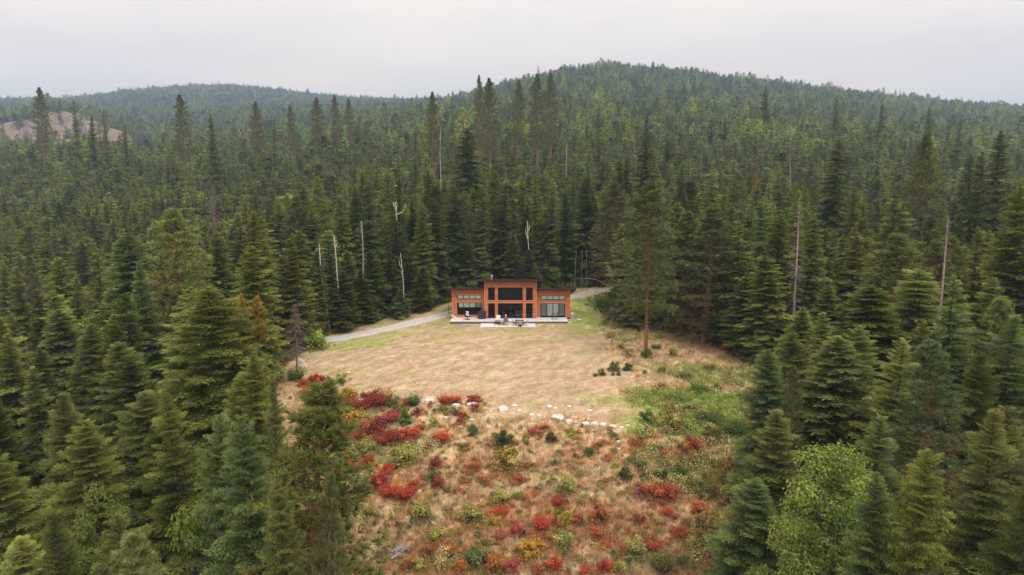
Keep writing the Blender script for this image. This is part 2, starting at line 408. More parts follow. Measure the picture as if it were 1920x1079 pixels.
m, nt, p = new_mat('meadow_ground'); n_, l_ = nt.nodes, nt.links
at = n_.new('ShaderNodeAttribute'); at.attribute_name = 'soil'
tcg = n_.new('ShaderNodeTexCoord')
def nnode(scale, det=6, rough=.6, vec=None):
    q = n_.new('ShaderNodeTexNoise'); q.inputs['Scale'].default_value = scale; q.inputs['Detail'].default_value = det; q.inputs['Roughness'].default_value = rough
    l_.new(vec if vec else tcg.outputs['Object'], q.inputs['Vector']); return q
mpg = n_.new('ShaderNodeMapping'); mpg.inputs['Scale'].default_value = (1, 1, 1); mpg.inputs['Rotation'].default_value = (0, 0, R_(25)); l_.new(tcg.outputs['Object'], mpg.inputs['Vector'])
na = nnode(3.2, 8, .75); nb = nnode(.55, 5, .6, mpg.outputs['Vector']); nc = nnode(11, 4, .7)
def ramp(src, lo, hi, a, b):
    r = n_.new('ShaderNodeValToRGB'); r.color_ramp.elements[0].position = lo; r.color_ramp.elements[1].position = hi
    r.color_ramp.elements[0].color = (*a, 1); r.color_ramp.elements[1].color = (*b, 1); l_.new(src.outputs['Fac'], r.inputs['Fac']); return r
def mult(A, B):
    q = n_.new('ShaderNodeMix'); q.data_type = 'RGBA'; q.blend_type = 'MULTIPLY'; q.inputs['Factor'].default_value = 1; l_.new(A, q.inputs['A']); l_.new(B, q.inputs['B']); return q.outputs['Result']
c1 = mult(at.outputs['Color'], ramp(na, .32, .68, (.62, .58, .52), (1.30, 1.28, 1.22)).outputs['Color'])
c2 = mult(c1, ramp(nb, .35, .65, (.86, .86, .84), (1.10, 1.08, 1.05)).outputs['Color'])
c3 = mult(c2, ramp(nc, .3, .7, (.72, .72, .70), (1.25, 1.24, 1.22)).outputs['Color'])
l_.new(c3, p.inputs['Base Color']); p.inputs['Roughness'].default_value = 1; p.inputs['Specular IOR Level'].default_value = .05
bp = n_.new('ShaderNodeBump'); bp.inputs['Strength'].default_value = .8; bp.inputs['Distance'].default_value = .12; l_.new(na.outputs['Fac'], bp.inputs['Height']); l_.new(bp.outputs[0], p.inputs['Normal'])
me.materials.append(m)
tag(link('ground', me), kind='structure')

# driveway ribbon, 4 cm above the soil with its own grid
_p = W(622, 636.5); ctr = [(_p[0] - 17, _p[1] + 6), (_p[0] - 8, _p[1] + 1.5), _p, W(665, 629), W(720, 618), W(800, 599), W(845, 588.5)]
ctr += [(-4.5, 110.8), (1.5, 112.4), (7, 114.5)] + [W(1088, 554.5), W(1128, 545.5)] + [(26, 125), (40, 130)]
def catmull(pts, per=14):
    P = [np.array(p, float) for p in pts]; P = [2 * P[0] - P[1]] + P + [2 * P[-1] - P[-2]]; o = []
    for i in range(1, len(P) - 2):
        for t in np.linspace(0, 1, per, endpoint=False): o.append(_cr(P[i - 1], P[i], P[i + 1], P[i + 2], t))
    o.append(P[-2]); return np.array(o)
path = catmull(ctr)
tn = np.gradient(path, axis=0); tn /= np.linalg.norm(tn, axis=1)[:, None]; nm = np.stack([-tn[:, 1], tn[:, 0]], 1)
mb = MB(); cols = np.linspace(-1, 1, 9); V = []
for i, (c, nn) in enumerate(zip(path, nm)):
    w = 1.75 + .15 * math.sin(i * .31) + .1 * math.sin(i * .83)
    for k, s in enumerate(cols):
        q = c + nn * s * w; V.append((q[0], q[1], H(q[0], q[1]) + (.06 if abs(s) < .99 else -.05)))
mb.v = V
for i in range(len(path) - 1):
    for k in range(8):
        a = i * 9 + k; mb.f.append([a, a + 1, a + 10, a + 9]); mb.m.append(0)
dv = mb.build('driveway', M['gravel'], smooth_=True); tag(dv, kind='structure')
at_ = dv.data.attributes.new('verge', 'FLOAT', 'POINT'); kk_ = np.tile(np.array([.9, .35, .0, .15, .55, .15, .0, .35, .9]), len(path)); at_.data.foreach_set('value', kk_.astype(np.float32))
gm = M['gravel'].node_tree; ga = gm.nodes.new('ShaderNodeAttribute'); ga.attribute_name = 'verge'; gx_ = gm.nodes.new('ShaderNodeMix'); gx_.data_type = 'RGBA'
gn = gm.nodes.new('ShaderNodeTexNoise'); gn.inputs['Scale'].default_value = 1.3; gmu = gm.nodes.new('ShaderNodeMath'); gmu.operation = 'MULTIPLY'; gmu2 = gm.nodes.new('ShaderNodeMath'); gmu2.operation = 'MULTIPLY'; gmu2.inputs[1].default_value = 1.5; gmu2.use_clamp = True
src_ = gm.nodes['Principled BSDF'].inputs['Base Color'].links[0].from_socket
gm.links.new(ga.outputs['Fac'], gmu.inputs[0]); gm.links.new(gn.outputs['Fac'], gmu.inputs[1]); gm.links.new(gmu.outputs[0], gmu2.inputs[0]); gm.links.new(gmu2.outputs[0], gx_.inputs['Factor'])
gm.links.new(src_, gx_.inputs['A']); gx_.inputs['B'].default_value = (.34, .29, .16, 1); gm.links.new(gx_.outputs['Result'], gm.nodes['Principled BSDF'].inputs['Base Color'])
PATHW = path

# ------------------------------------------------------------------ foliage builders (numpy triangles)
rng = np.random.default_rng(5)
def rotz(a): c, s = math.cos(a), math.sin(a); return np.array([[c, -s, 0], [s, c, 0], [0, 0, 1.]])
def roty(a): c, s = math.cos(a), math.sin(a); return np.array([[c, 0, s], [0, 1, 0], [-s, 0, c]])
def slivers(P, D, L, Wd, rg, roll=1.0):
    """one narrow triangle per point: base at P, tip along D"""
    n = len(P); D = D / (np.linalg.norm(D, axis=1)[:, None] + 1e-9)
    up = np.stack([rg.normal(0, roll, n), rg.normal(0, roll, n), np.ones(n)], 1)
    S = np.cross(D, up); S /= (np.linalg.norm(S, axis=1)[:, None] + 1e-9)
    L = np.broadcast_to(L, (n,))[:, None]; Wd = np.broadcast_to(Wd, (n,))[:, None]
    return np.stack([P - S * Wd * .5, P + S * Wd * .5, P + D * L], 1)
def frond(rg, space, el, ew, step, width=.42, sag=.12):
    """a fir branch along +x, length 1: flat spray of branchlets, each clad in needle slivers"""
    P, D = [], []
    x = .05
    while x < 1.0:
        for sd_ in (-1, 1):
            bl = width * (1.05 - x) ** .75 * (1 if x > .3 else .55 + 1.5 * x) * rg.uniform(.7, 1.15) + .03
            an = sd_ * R_(rg.uniform(42, 62)); dx, dy = math.cos(an), math.sin(an)
            s = 0.0
            while s < bl:
                for q in (-1, 1):
                    a2 = an + q * R_(rg.uniform(20, 45)); 
                    P.append((x + dx * s, dy * s, -sag * .9 * s * s / .2 + rg.normal(0, .03))); D.append((math.cos(a2), math.sin(a2), rg.normal(0.05, .34)))
                s += step * rg.uniform(.8, 1.2)
        P.append((x, 0, 0)); D.append((1, rg.normal(0, .3), rg.normal(.1, .2)))
        x += space * rg.uniform(.8, 1.2)
    P = np.array(P); D = np.array(D)
    P[:, 2] -= sag * P[:, 0] ** 2 * 1.1; D[:, 2] -= sag * 1.2 * P[:, 0]
    return slivers(P, D, el * rg.uniform(.75, 1.25, len(P)), ew, rg, .42)
FR = {'hi': [frond(rng, .050, .090, .034, .060, .46) for _ in range(5)],
      'mid': [frond(rng, .085, .165, .078, .110, .48) for _ in range(5)],
      'far': [frond(rng, .26, .40, .22, .30, .5) for _ in range(5)]}
TIPS = {k: [np.clip((f.reshape(len(f), 9)[:, [0, 3, 6]].mean(1) - .45) * .45 + np.abs(f.reshape(len(f), 9)[:, [1, 4, 7]].mean(1)) * .5, -.1, .3) for f in v] for k, v in FR.items()}   # bough ends lighter: young shoots, with their lit look put into the tone
def tube_tris(pts, rad, n=6):
    mb = MB(); mb.tube(pts, rad, n, cap=False); v = np.array(mb.v); t = []
    for a, b, c, d in mb.f: t.append(v[[a, b, c]]); t.append(v[[a, c, d]])
    return np.array(t)
def conifer(seed, Ht=18., Rd=3., base=.06, nbr=190, det='hi', p_top=38, p_bot=-14, power=.85, gap=.0, jag=.25, ragged=0):
    rg = np.random.default_rng(seed); out, tone, stems = [], [], []
    az = rg.uniform(0, 6.28)
    lean = rg.normal(0, .012, 2)
    sect = rg.uniform(.62, 1.25, 9)
    for k in range(nbr):
        t = (k + rg.uniform(-.4, .4)) / nbr; t = min(max(t, 0), .995)
        h = base + (1 - base) * (t ** .92)
        rel = 1 - h
        r = Rd * (min(1, rel / (1 - base)) ** power) * rg.uniform(1 - jag, 1.08) + .18
        if h < base + .12: r *= rg.uniform(.5, 1)
        az += 2.399 + rg.normal(0, .35)
        r *= sect[int((az % 6.283) / 6.283 * 8 + h * 3) % 9]
        if rg.random() < gap: continue
        pit = R_(p_bot + (p_top - p_bot) * h ** 1.6 + rg.normal(0, 7))
        fk = rg.integers(5); f = FR[det][fk]
        sc = np.array([r, r * rg.uniform(.8, 1.15) * (1 + .5 * (h > .85)), r * .95])
        A = (f.reshape(-1, 3) * sc) @ roty(-pit).T @ rotz(az).T
        o = np.array([lean[0] * h * Ht, lean[1] * h * Ht, h * Ht]); A = A + o
        out.append(A.reshape(-1, 3, 3))
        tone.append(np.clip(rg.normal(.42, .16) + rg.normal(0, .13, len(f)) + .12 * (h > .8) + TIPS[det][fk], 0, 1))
        if det != 'far':
            tip = np.array([r * .82, 0, -r * .10]) @ roty(-pit).T @ rotz(az).T + o
            stems.append(tube_tris([o, (o + tip) / 2 + (0, 0, .03 * r), tip], [.012 + .012 * r, .008 + .006 * r, .004], 3))
    # leader
    top = np.array([lean[0] * Ht, lean[1] * Ht, Ht])
    n = 10 if det == 'far' else 46
    zz = rg.uniform(.0, 1.2, n); P = np.stack([np.zeros(n), np.zeros(n), -zz], 1) + top; a = rg.uniform(0, 6.28, n)
    out.append(slivers(P, np.stack([np.cos(a), np.sin(a), rg.uniform(.5, 1.6, n)], 1), .22 + .18 * zz, .06 if det != 'far' else .14, rg)); tone.append(np.full(n, .6))
    seg = 5 if det == 'far' else 9
    zs = np.linspace(-.6, Ht * .985, seg); r0 = .012 * Ht + .02
    tr = tube_tris([(lean[0] * z, lean[1] * z, z) for z in zs], [max(.015, r0 * (1 - z / Ht) ** .8) if z > 0 else r0 * 1.15 for z in zs], 4 if det == 'far' else 8)
    return np.concatenate(out), np.concatenate(tone), np.concatenate([tr] + stems) if stems else tr
def tuft(rg, P, A, n, L, w, spread=.9):
    """bursts of long needles round points P, leaning along A"""
    k = len(P); PP = np.repeat(P, n, 0); D = rg.normal(0, spread, (k * n, 3)) + np.repeat(A, n, 0) * 1.1
    return slivers(PP, D, L * rg.uniform(.7, 1.15, k * n), w, rg, 1.2)
def pine(seed, Ht=20., Rd=3.2, base=.3, nbr=90, det='hi', round_=.5, stub=10):
    rg = np.random.default_rng(seed); out, tone, stems = [], [], []
    az = rg.uniform(0, 6.28)
    nt_, nn_, L, w = {'hi': (22, 20, .30, .036), 'mid': (15, 13, .42, .080), 'far': (6, 6, .85, .28)}[det]
    bx, by = rg.normal(0, .25, 2)
    def axis(z): q = z / Ht; return np.array([bx * math.sin(q * 3), by * math.sin(q * 2.4), z])
    for k in range(nbr):
        h = base + (1 - base) * ((k + rg.uniform(0, .9)) / nbr) ** .95
        t = (h - base) / (1 - base)
        prof = (math.sin(math.pi * min(1, .18 + t * .86)) ** .7) * round_ + (1 - t) ** .62 * (1 - round_)
        r = Rd * prof * rg.uniform(.6, 1.1) + .25
        az += 2.399 + rg.normal(0, .5)
        pit = R_(-12 + 50 * t + rg.normal(0, 10)); o = axis(h * Ht)
        d = np.array([math.cos(pit), 0, math.sin(pit)]) @ rotz(az).T
        side = np.array([-math.sin(az), math.cos(az), 0])
        s = rg.uniform(.22, 1.0, nt_); s[0] = 1
        P = o + d * (s * r)[:, None] + side * ((rg.uniform(-.42, .42, nt_)) * r * (1.15 - s * .5))[:, None] + np.array([0, 0, 1.]) * (rg.uniform(-.06, .14, nt_) * r + .05 * r * s ** 2)[:, None]
        A = (P - (o + d * r * .3)); A /= np.linalg.norm(A, axis=1)[:, None] + 1e-6; A = A + np.array([0, 0, .55])
        T = tuft(rg, P, A, nn_, L, w); out.append(T)
        tb = np.clip(rg.normal(.45, .15, nt_), 0, 1); tone.append(np.clip(np.repeat(tb, nn_) + rg.normal(0, .14, nt_ * nn_), 0, 1))
        if det != 'far':
            stems.append(tube_tris([o, o + d * r * .5, o + d * r * .95 + (0, 0, .04 * r)], [.02 + .014 * r, .012 + .008 * r, .008], 4))
            for q in P[:: (2 if det == 'hi' else 4)]: stems.append(tube_tris([o + d * r * .45, q], [.012, .006], 3))
    for k in range(stub):
        h = rg.uniform(base * .5, base + .15); a = rg.uniform(0, 6.28); r = rg.uniform(.3, 1.5); o = axis(h * Ht)
        e = o + np.array([math.cos(a) * r, math.sin(a) * r, rg.uniform(-.5, .1) * r]); stems.append(tube_tris([o, e], [.025, .006], 3))
    P = np.repeat(axis(Ht)[None], 4, 0) - np.array([0, 0, 1.]) * rg.uniform(0, .8, 4)[:, None]
    out.append(tuft(rg, P, np.array([[0, 0, 1.]] * 4), 14, L, w)); tone.append(np.full(56, .55))
    zs = np.linspace(-.6, Ht * .98, 5 if det == 'far' else 11); r0 = .011 * Ht + .03
    tr = tube_tris([tuple(axis(z)) for z in zs], [max(.02, r0 * (1 - max(z, 0) / Ht) ** .6) for z in zs], 4 if det == 'far' else 9)
    return np.concatenate(out), np.concatenate(tone), np.concatenate([tr] + stems) if stems else tr
def leaves(rg, P, Nn, s):
    """small four-sided leaves at P with normals Nn"""
    n = len(P); Nn = Nn / (np.linalg.norm(Nn, axis=1)[:, None] + 1e-9)
    a = rg.normal(0, 1, (n, 3)); u = np.cross(Nn, a); u /= np.linalg.norm(u, axis=1)[:, None] + 1e-9; v = np.cross(Nn, u)
    s = np.broadcast_to(s, (n,))[:, None] * rg.uniform(.7, 1.3, (n, 1))
    A, B, C, D = P - u * s, P + v * s * .62, P + u * s, P - v * s * .62
    return np.concatenate([np.stack([A, B, C], 1), np.stack([A, C, D], 1)])
def broadleaf(seed, Ht=9., Rd=3.6, lobes=16, nl=9000, size=.085, base=.15, hollow=.55, egg=1.0):
    rg = np.random.default_rng(seed); Ps, Ns, tn_, stems = [], [], [], []
    c0 = np.array([0, 0, Ht * (base + (1 - base) * .5)]); hz = Ht * (1 - base) * .5
    for k in range(lobes):
        t = rg.uniform(-1, 1); a = k * 2.399 + rg.normal(0, .3); rr_ = math.sqrt(max(0, 1 - t * t)) * (1 - .25 * max(t, 0) * egg)
        c = c0 + np.array([math.cos(a) * rr_ * Rd * .68, math.sin(a) * rr_ * Rd * .68, t * hz * .74])
        lr = Rd * rg.uniform(.22, .42) * (1 if lobes < 30 else .8)
        n = int(nl / lobes * (lr / (Rd * .36)) ** 2)
        q = rg.normal(0, 1, (n, 3)); q /= np.linalg.norm(q, axis=1)[:, None]; q[:, 2] = np.where(rg.random(n) < .3, np.abs(q[:, 2]), q[:, 2])
        r = lr * (hollow + (1 - hollow) * rg.random(n) ** .4) * (1 + .25 * np.sin(q[:, 0] * 7 + k) * np.sin(q[:, 1] * 6 + k) + .12 * np.sin(q[:, 2] * 13))
        Ps.append(c + q * r[:, None] * np.array([1, 1, .8])); Ns.append(q + np.array([0, 0, .8]) + rg.normal(0, .55, (n, 3)))
        tn_.append(np.clip(rg.normal(.45, .22) + rg.normal(0, .24, n), 0, 1))
        m_ = np.array([c[0] * .25, c[1] * .25, Ht * (base + .1)])
        stems.append(tube_tris([(0, 0, Ht * base * .8), m_, c], [.05 + .006 * Ht, .045, .015], 4))
    P = np.concatenate(Ps); N = np.concatenate(Ns); T = np.concatenate(tn_)
    stems.append(tube_tris([(0, 0, -.4), (0, 0, Ht * base), (.1, 0, Ht * .5)], [.013 * Ht + .02, .011 * Ht + .02, .03], 7))
    return leaves(rg, P, N, size), np.concatenate([T, T]), np.concatenate(stems)
def shrubby(seed, lobes=7, nl=1000, size=.05, spiky=0):
    """a shrub 1 m wide and about .9 m high"""
    rg = np.random.default_rng(seed); Ps, Ns, tn_, st = [], [], [], []
    for k in range(lobes):
        a = k * 2.399 + rg.normal(0, .4); rr_ = rg.uniform(.05, .36); c = np.array([math.cos(a) * rr_, math.sin(a) * rr_, rg.uniform(.25, .78) * (1 - .5 * rr_)])
        lr = rg.uniform(.11, .22); n = nl // lobes
        q = rg.normal(0, 1, (n, 3)); q /= np.linalg.norm(q, axis=1)[:, None]
        P = c + q * (lr * rg.uniform(.35, 1.15, n))[:, None] * np.array([1, 1, 1 + spiky])
        Ps.append(P); Ns.append(q + (0, 0, .7) + rg.normal(0, .6, (n, 3))); tn_.append(np.clip(rg.normal(.5, .2) + rg.normal(0, .22, n), 0, 1))
        st.append(tube_tris([(0, 0, -.05), (c[0] * .6, c[1] * .6, c[2] * .6), tuple(c)], [.018, .012, .005], 3))
    # low skirt
    n = nl // 3; a = rg.uniform(0, 6.28, n); r = rg.uniform(.1, .5, n) ** .8 * .8
    P = np.stack([np.cos(a) * r, np.sin(a) * r, rg.uniform(0, .3, n) * (1.2 - r)], 1); Ps.append(P); Ns.append(rg.normal(0, .6, (n, 3)) + (0, 0, 1)); tn_.append(np.clip(rg.normal(.35, .2, n), 0, 1))
    P = np.concatenate(Ps); T = np.concatenate(tn_)
    return leaves(rg, P, np.concatenate(Ns), size), np.concatenate([T, T]), np.concatenate(st)
def wispy(seed, n=260, h=.9, w=.5, lw=.02):
    """upright shrub of fine shoots, like a spiky tuft, about 1 m wide"""
    rg = np.random.default_rng(seed); a = rg.uniform(0, 6.28, n); r = rg.uniform(0, .22, n); out_ = rg.uniform(.15, .8, n)
    P = np.stack([np.cos(a) * r, np.sin(a) * r, np.zeros(n)], 1); D = np.stack([np.cos(a) * out_, np.sin(a) * out_, np.ones(n)], 1)
    L = h * rg.uniform(.45, 1.05, n); A = slivers(P, D, L, lw, rg)
    k = 3; tt = np.tile(rg.uniform(.3, 1, n), 1)
    PP = []
    Dn = D / np.linalg.norm(D, axis=1)[:, None]
    lv = []
    tn_ = [np.clip(rg.normal(.45, .2, n), 0, 1)]
    for q in range(6):
        s = rg.uniform(.35, 1, n); PP = P + Dn * (L * s)[:, None] + rg.normal(0, .03, (n, 3)); lv.append(leaves(rg, PP, rg.normal(0, .7, (n, 3)) + (0, 0, 1), .034)); t = np.clip(rg.normal(.55, .2, n), 0, 1); tn_.append(np.concatenate([t, t]))
    return np.concatenate([A] + lv), np.concatenate(tn_), tube_tris([(0, 0, -.05), (0, 0, .15)], [.03, .01], 4)

class Kind:
    def __init__(s, h, r, crown, trunk): s.h, s.r, s.crown, s.trunk = h, r, crown, trunk
def make_kind(name, data, h, r, leafm, barkm):
    c, t, tr = data
    return Kind(h, r, tri_mesh(name + '_crown', c, [leafm], t), tri_mesh(name + '_trunk', tr, [barkm]))
K = {}
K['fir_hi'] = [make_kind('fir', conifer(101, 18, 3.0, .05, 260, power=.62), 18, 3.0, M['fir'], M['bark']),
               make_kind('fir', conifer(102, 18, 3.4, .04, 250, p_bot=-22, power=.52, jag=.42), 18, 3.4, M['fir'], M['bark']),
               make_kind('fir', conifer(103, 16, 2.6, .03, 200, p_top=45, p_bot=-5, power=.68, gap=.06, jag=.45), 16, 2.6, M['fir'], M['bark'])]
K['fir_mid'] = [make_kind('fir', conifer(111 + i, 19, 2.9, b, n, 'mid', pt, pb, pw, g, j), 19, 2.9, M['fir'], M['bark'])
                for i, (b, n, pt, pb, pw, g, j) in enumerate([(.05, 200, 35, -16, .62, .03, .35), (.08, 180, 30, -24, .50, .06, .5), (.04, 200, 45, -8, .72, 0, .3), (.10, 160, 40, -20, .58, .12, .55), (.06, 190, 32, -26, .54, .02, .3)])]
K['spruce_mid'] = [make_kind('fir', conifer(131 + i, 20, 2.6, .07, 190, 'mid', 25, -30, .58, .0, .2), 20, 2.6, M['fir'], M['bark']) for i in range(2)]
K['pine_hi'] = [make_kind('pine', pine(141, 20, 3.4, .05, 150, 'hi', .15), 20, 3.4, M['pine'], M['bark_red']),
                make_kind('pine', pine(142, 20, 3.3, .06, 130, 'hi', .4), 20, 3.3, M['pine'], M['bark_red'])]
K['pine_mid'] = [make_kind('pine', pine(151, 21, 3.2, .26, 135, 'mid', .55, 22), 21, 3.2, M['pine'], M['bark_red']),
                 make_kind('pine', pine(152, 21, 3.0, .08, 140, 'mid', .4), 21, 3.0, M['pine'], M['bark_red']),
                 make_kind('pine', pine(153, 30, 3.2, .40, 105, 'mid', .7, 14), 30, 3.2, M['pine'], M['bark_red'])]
K['broad_hi'] = [make_kind('broad', broadleaf(161, 12, 4.2, 30, 34000, .092, .04), 12, 4.2, M['broad'], M['bark'])]
K['maple'] = [make_kind('maple', broadleaf(162, 19, 4.2, 46, 30000, .105, .36, hollow=.6), 19, 4.2, M['broad'], M['bark']), make_kind('maple', broadleaf(163, 17, 3.0, 34, 16000, .10, .34, hollow=.6), 17, 3.0, M['broad'], M['bark'])]
K['pine_low'] = K['pine_lone'] = None
K['broad_mid'] = [make_kind('broad', broadleaf(171 + i, 12, 3.4, 16, 5200, .13, .18), 12, 3.4, M['broad'], M['dead']) for i in range(3)]
K['pine_low'] = [K['pine_mid'][1]]; K['maple0'] = [K['maple'][0]]; K['maple1'] = [K['maple'][1]]
K['shrub'] = [make_kind('shrub', shrubby(181 + i, 8, 900, .042, .2 * i), .95, .5, M['shrub'], M['bark']) for i in range(4)] + \
             [make_kind('shrub', wispy(191 + i, 240), .95, .5, M['shrub'], M['bark']) for i in range(2)]

def dead_tree(seed, Ht, Rd, base=.1, nbr=70, mat=None, twigs=4, droop=-25, lean=(0, 0), broken=False, thick=1.0, curl=0, forks=()):
    rg = np.random.default_rng(seed); tr = []
    ax = lambda z: np.array([lean[0] * z, lean[1] * z, z]) + np.array([math.sin(z * .35 + seed), math.cos(z * .3 + seed), 0]) * (.05 if not broken else .14)
    zs = np.linspace(-.5, Ht, 14); r0 = (.010 * Ht + .03) * thick
    tr.append(tube_tris([tuple(ax(z)) for z in zs], [max(.02 if not broken else r0 * .4, r0 * (1 - max(z, 0) / Ht) ** .8) for z in zs], 7))
    for h0, dx, dz in forks:      # thick forked limbs: start height from the top, reach, rise
        o = ax(Ht - h0); tr.append(tube_tris([o, o + np.array([dx * .6, 0, dz * .25]), o + np.array([dx * .95, .1, dz * .7]), o + np.array([dx * .85, 0, dz])], [r0 * .5, r0 * .4, r0 * .28, .02], 5))
    bt = []; bw = 2.4 if broken and twigs <= 2 else 1
    for k in range(nbr):
        h = base + (1 - base) * rg.random() ** .9; a = rg.uniform(0, 6.28); r = Rd * (1 - .88 * (h - base) / (1 - base)) * rg.uniform(.5, 1.1) + .1
        o = ax(h * Ht); pt = R_(droop + rg.normal(0, 12) + 30 * h); d = np.array([math.cos(a) * math.cos(pt), math.sin(a) * math.cos(pt), math.sin(pt)])
        e = o + d * r + np.array([0, 0, -.12 * r + curl * r])
        mid = o + d * r * .55
        bt.append(tube_tris([o, mid + np.array([0, 0, .12 * r * (bw - 1)]), e], [.022 * bw, .014 * bw, .006 * bw], 3))
        for q in range(twigs):
            s = rg.uniform(.3, 1); c = o + (e - o) * s; dd = d * .4 + rg.normal(0, .45, 3); dd[2] -= .35
            bt.append(slivers(c[None], dd[None], rg.uniform(.15, .55) * min(1, r), .022, rg))
    return np.concatenate(tr), (np.concatenate(bt) if bt else None)

# ------------------------------------------------------------------ individuals and their labels
ORD = ['', 'second ', 'third ', 'fourth ', 'fifth ', 'sixth ', 'seventh ', 'eighth ']
NUM = {2: 'two', 3: 'three', 4: 'four', 5: 'five', 6: 'six', 7: 'seven', 8: 'eight'}
pending = []     # (object, adjective+noun, plural noun, area, pixel x of it)
def finish_labels():
    groups = {}
    for o, d, pl, area, px in pending: groups.setdefault((d, area), []).append((px, o, pl))
    for (d, area), L in groups.items():
        L.sort(key=lambda q: q[0]); n = len(L)
        if n == 1: L[0][1]['label'] = f'{d} {area}'; continue
        for i, (px, o, pl) in enumerate(L):
            if n <= 8:
                pos = 'leftmost' if i == 0 else 'rightmost' if i == n - 1 else ORD[i].strip()
                if d.endswith('bush') or d.endswith('box'): d_ = d + 'es'
                else: d_ = 'broadleaves'.join(d.rsplit('broadleaf', 1)) if d.endswith('broadleaf') else d + 's'
                if n == 3 and i == 1: pos = 'middle'
                long_ = f'{pos} from left of {NUM[n]} {d_} {area}'
                o['label'] = long_ if (0 < i < n - 1 and n > 3 and len(long_.split()) <= 16) else f'{pos} of {NUM[n]} {d_} {area}'
            else: o['label'] = f'{d} {area}'; 
def grow(name, kind, x, y, h, r, tint, rz=None, sink=.0, z=None):
    root = empty(name, (x, y, (H(x, y) if z is None else z) - sink), 0)
    root.rotation_euler.z = rng.uniform(0, 6.28) if rz is None else rz
    root.scale = (r / kind.r, r / kind.r, h / kind.h)
    root.rotation_euler.x, root.rotation_euler.y = (rng.normal(0, .018), rng.normal(0, .018)) if name != 'shrub' else (0, 0)
    c = link('crown' if name != 'shrub' else 'leaves', kind.crown, root); c.color = (*tint, 1)
    t = link('trunk' if name != 'shrub' else 'stems', kind.trunk, root)
    return root
TREES = []     # x, y, r of everything that stands
def tree_top(px, py, D):
    d = ray(px, py); t = D / d[1]; x, z = d[0] * t, CAM_Z + d[2] * t
    return x, D, z - H(x, D)
T_FIR = {'dark': (.60, .64, .54), 'mid': (1, 1, 1), 'blue': (.90, 1.06, 1.20), 'yellow': (1.12, 1.13, .85), 'pale': (1.40, 1.45, 1.35)}
COLW = {'dark': 'dark green', 'mid': 'mid green', 'blue': 'blue green', 'yellow': 'yellow green', 'pale': 'pale green'}
hand = []
def place(kind, px, py, D, r, tint='mid', label=None, name=None, grp=None):
    x, y, h = tree_top(px, py, D)
    if kind[0] in 'fs': r *= 1.2
    kk = K[kind]; k = kk[len(hand) % len(kk)]
    nm_ = name or {'f': 'fir_tree', 's': 'fir_tree', 'p': 'pine_tree', 'b': 'broadleaf_tree', 'm': 'broadleaf_tree'}[kind[0]]
    tc_ = T_FIR[tint]
    o = grow(nm_, k, x, y, h, r, tc_)
    cat = {'fir_tree': 'fir tree', 'pine_tree': 'pine tree', 'broadleaf_tree': 'broadleaf tree'}[nm_]
    tag(o, label, cat, grp or {'fir_tree': 'firs of the forest', 'pine_tree': 'pines of the forest', 'broadleaf_tree': 'broadleaf trees among the firs'}[nm_])
    TREES.append((x, y, r)); hand.append((px, py, D, h)); return o
# left foreground
place('pine_hi', 575, 735, 26, 5.0, 'yellow', 'bushy pine with long needle tufts at the lower left edge of the slope')
place('fir_hi', 372, 540, 47, 4.9, 'yellow', 'broadest olive green fir, left of the brown-topped tree')
bt_ = place('fir_hi', 452, 580, 51, 3.3, 'yellow', 'fir beside the twin dry orange tops, left of the dead grey conifer')
place('fir_hi', 484, 788, 27, 2.3, 'blue', 'blue green fir directly left of the bushy long-needled pine')
place('fir_hi', 405, 785, 31, 2.0, 'blue', 'slender blue green fir with a thin pale leader, left of the blue green fir')
place('fir_hi', 345, 728, 37, 2.6, 'yellow', 'yellow green fir in front of the broadest olive fir')
place('fir_hi', 470, 660, 40, 2.1, 'yellow', 'thin fir with pale trunk below the orange dry tops')
place('maple1', 192, 862, 33, 1.7, 'mid', 'light green broadleaf sapling among the firs at lower left')
place('fir_hi', 38, 1038, 21, 1.4, 'pale', 'small pale fir top in the bottom left corner')
place('fir_hi', 545, 900, 22.5, 1.6, 'mid', 'small fir tucked under the bushy pine at lower left'); place('pine_hi', 600, 900, 23.5, 1.7, 'mid', 'small young pine right in front of the bushy pine'); place('fir_hi', 515, 700, 33, 1.7, 'mid'); place('fir_hi', 440, 700, 42, 3.0, 'yellow')
place('fir_hi', 150, 612, 60, 2.9, 'mid'); place('fir_mid', 72, 655, 54, 2.3, 'dark'); place('fir_mid', 212, 590, 66, 3.1, 'yellow'); place('fir_hi', 215, 640, 50, 3.2, 'mid')
place('fir_hi', 105, 740, 44, 3.0, 'mid'); place('fir_hi', 20, 850, 33, 3.0, 'yellow'); place('fir_hi', 265, 740, 43, 2.9, 'mid')
place('fir_hi', 120, 950, 27, 2.3, 'dark'); place('fir_mid', 62, 690, 50, 2.2, 'mid'); place('fir_hi', 240, 950, 29, 2.2, 'mid'); place('broad_mid', 330, 930, 31, 1.9, 'yellow')
place('fir_hi', 300, 790, 38, 2.4, 'dark'); place('fir_mid', 405, 436, 82, 3.3, 'yellow', 'bright olive conical tree standing out left of the driveway end')
place('fir_mid', 285, 470, 84, 3.1, 'mid'); place('fir_mid', 40, 500, 80, 3, 'mid'); place('fir_mid', 130, 520, 78, 3, 'yellow'); place('fir_mid', 345, 500, 76, 2.6, 'dark')
place('broad_mid', 700, 905, 33, .8, 'dark') if False else None
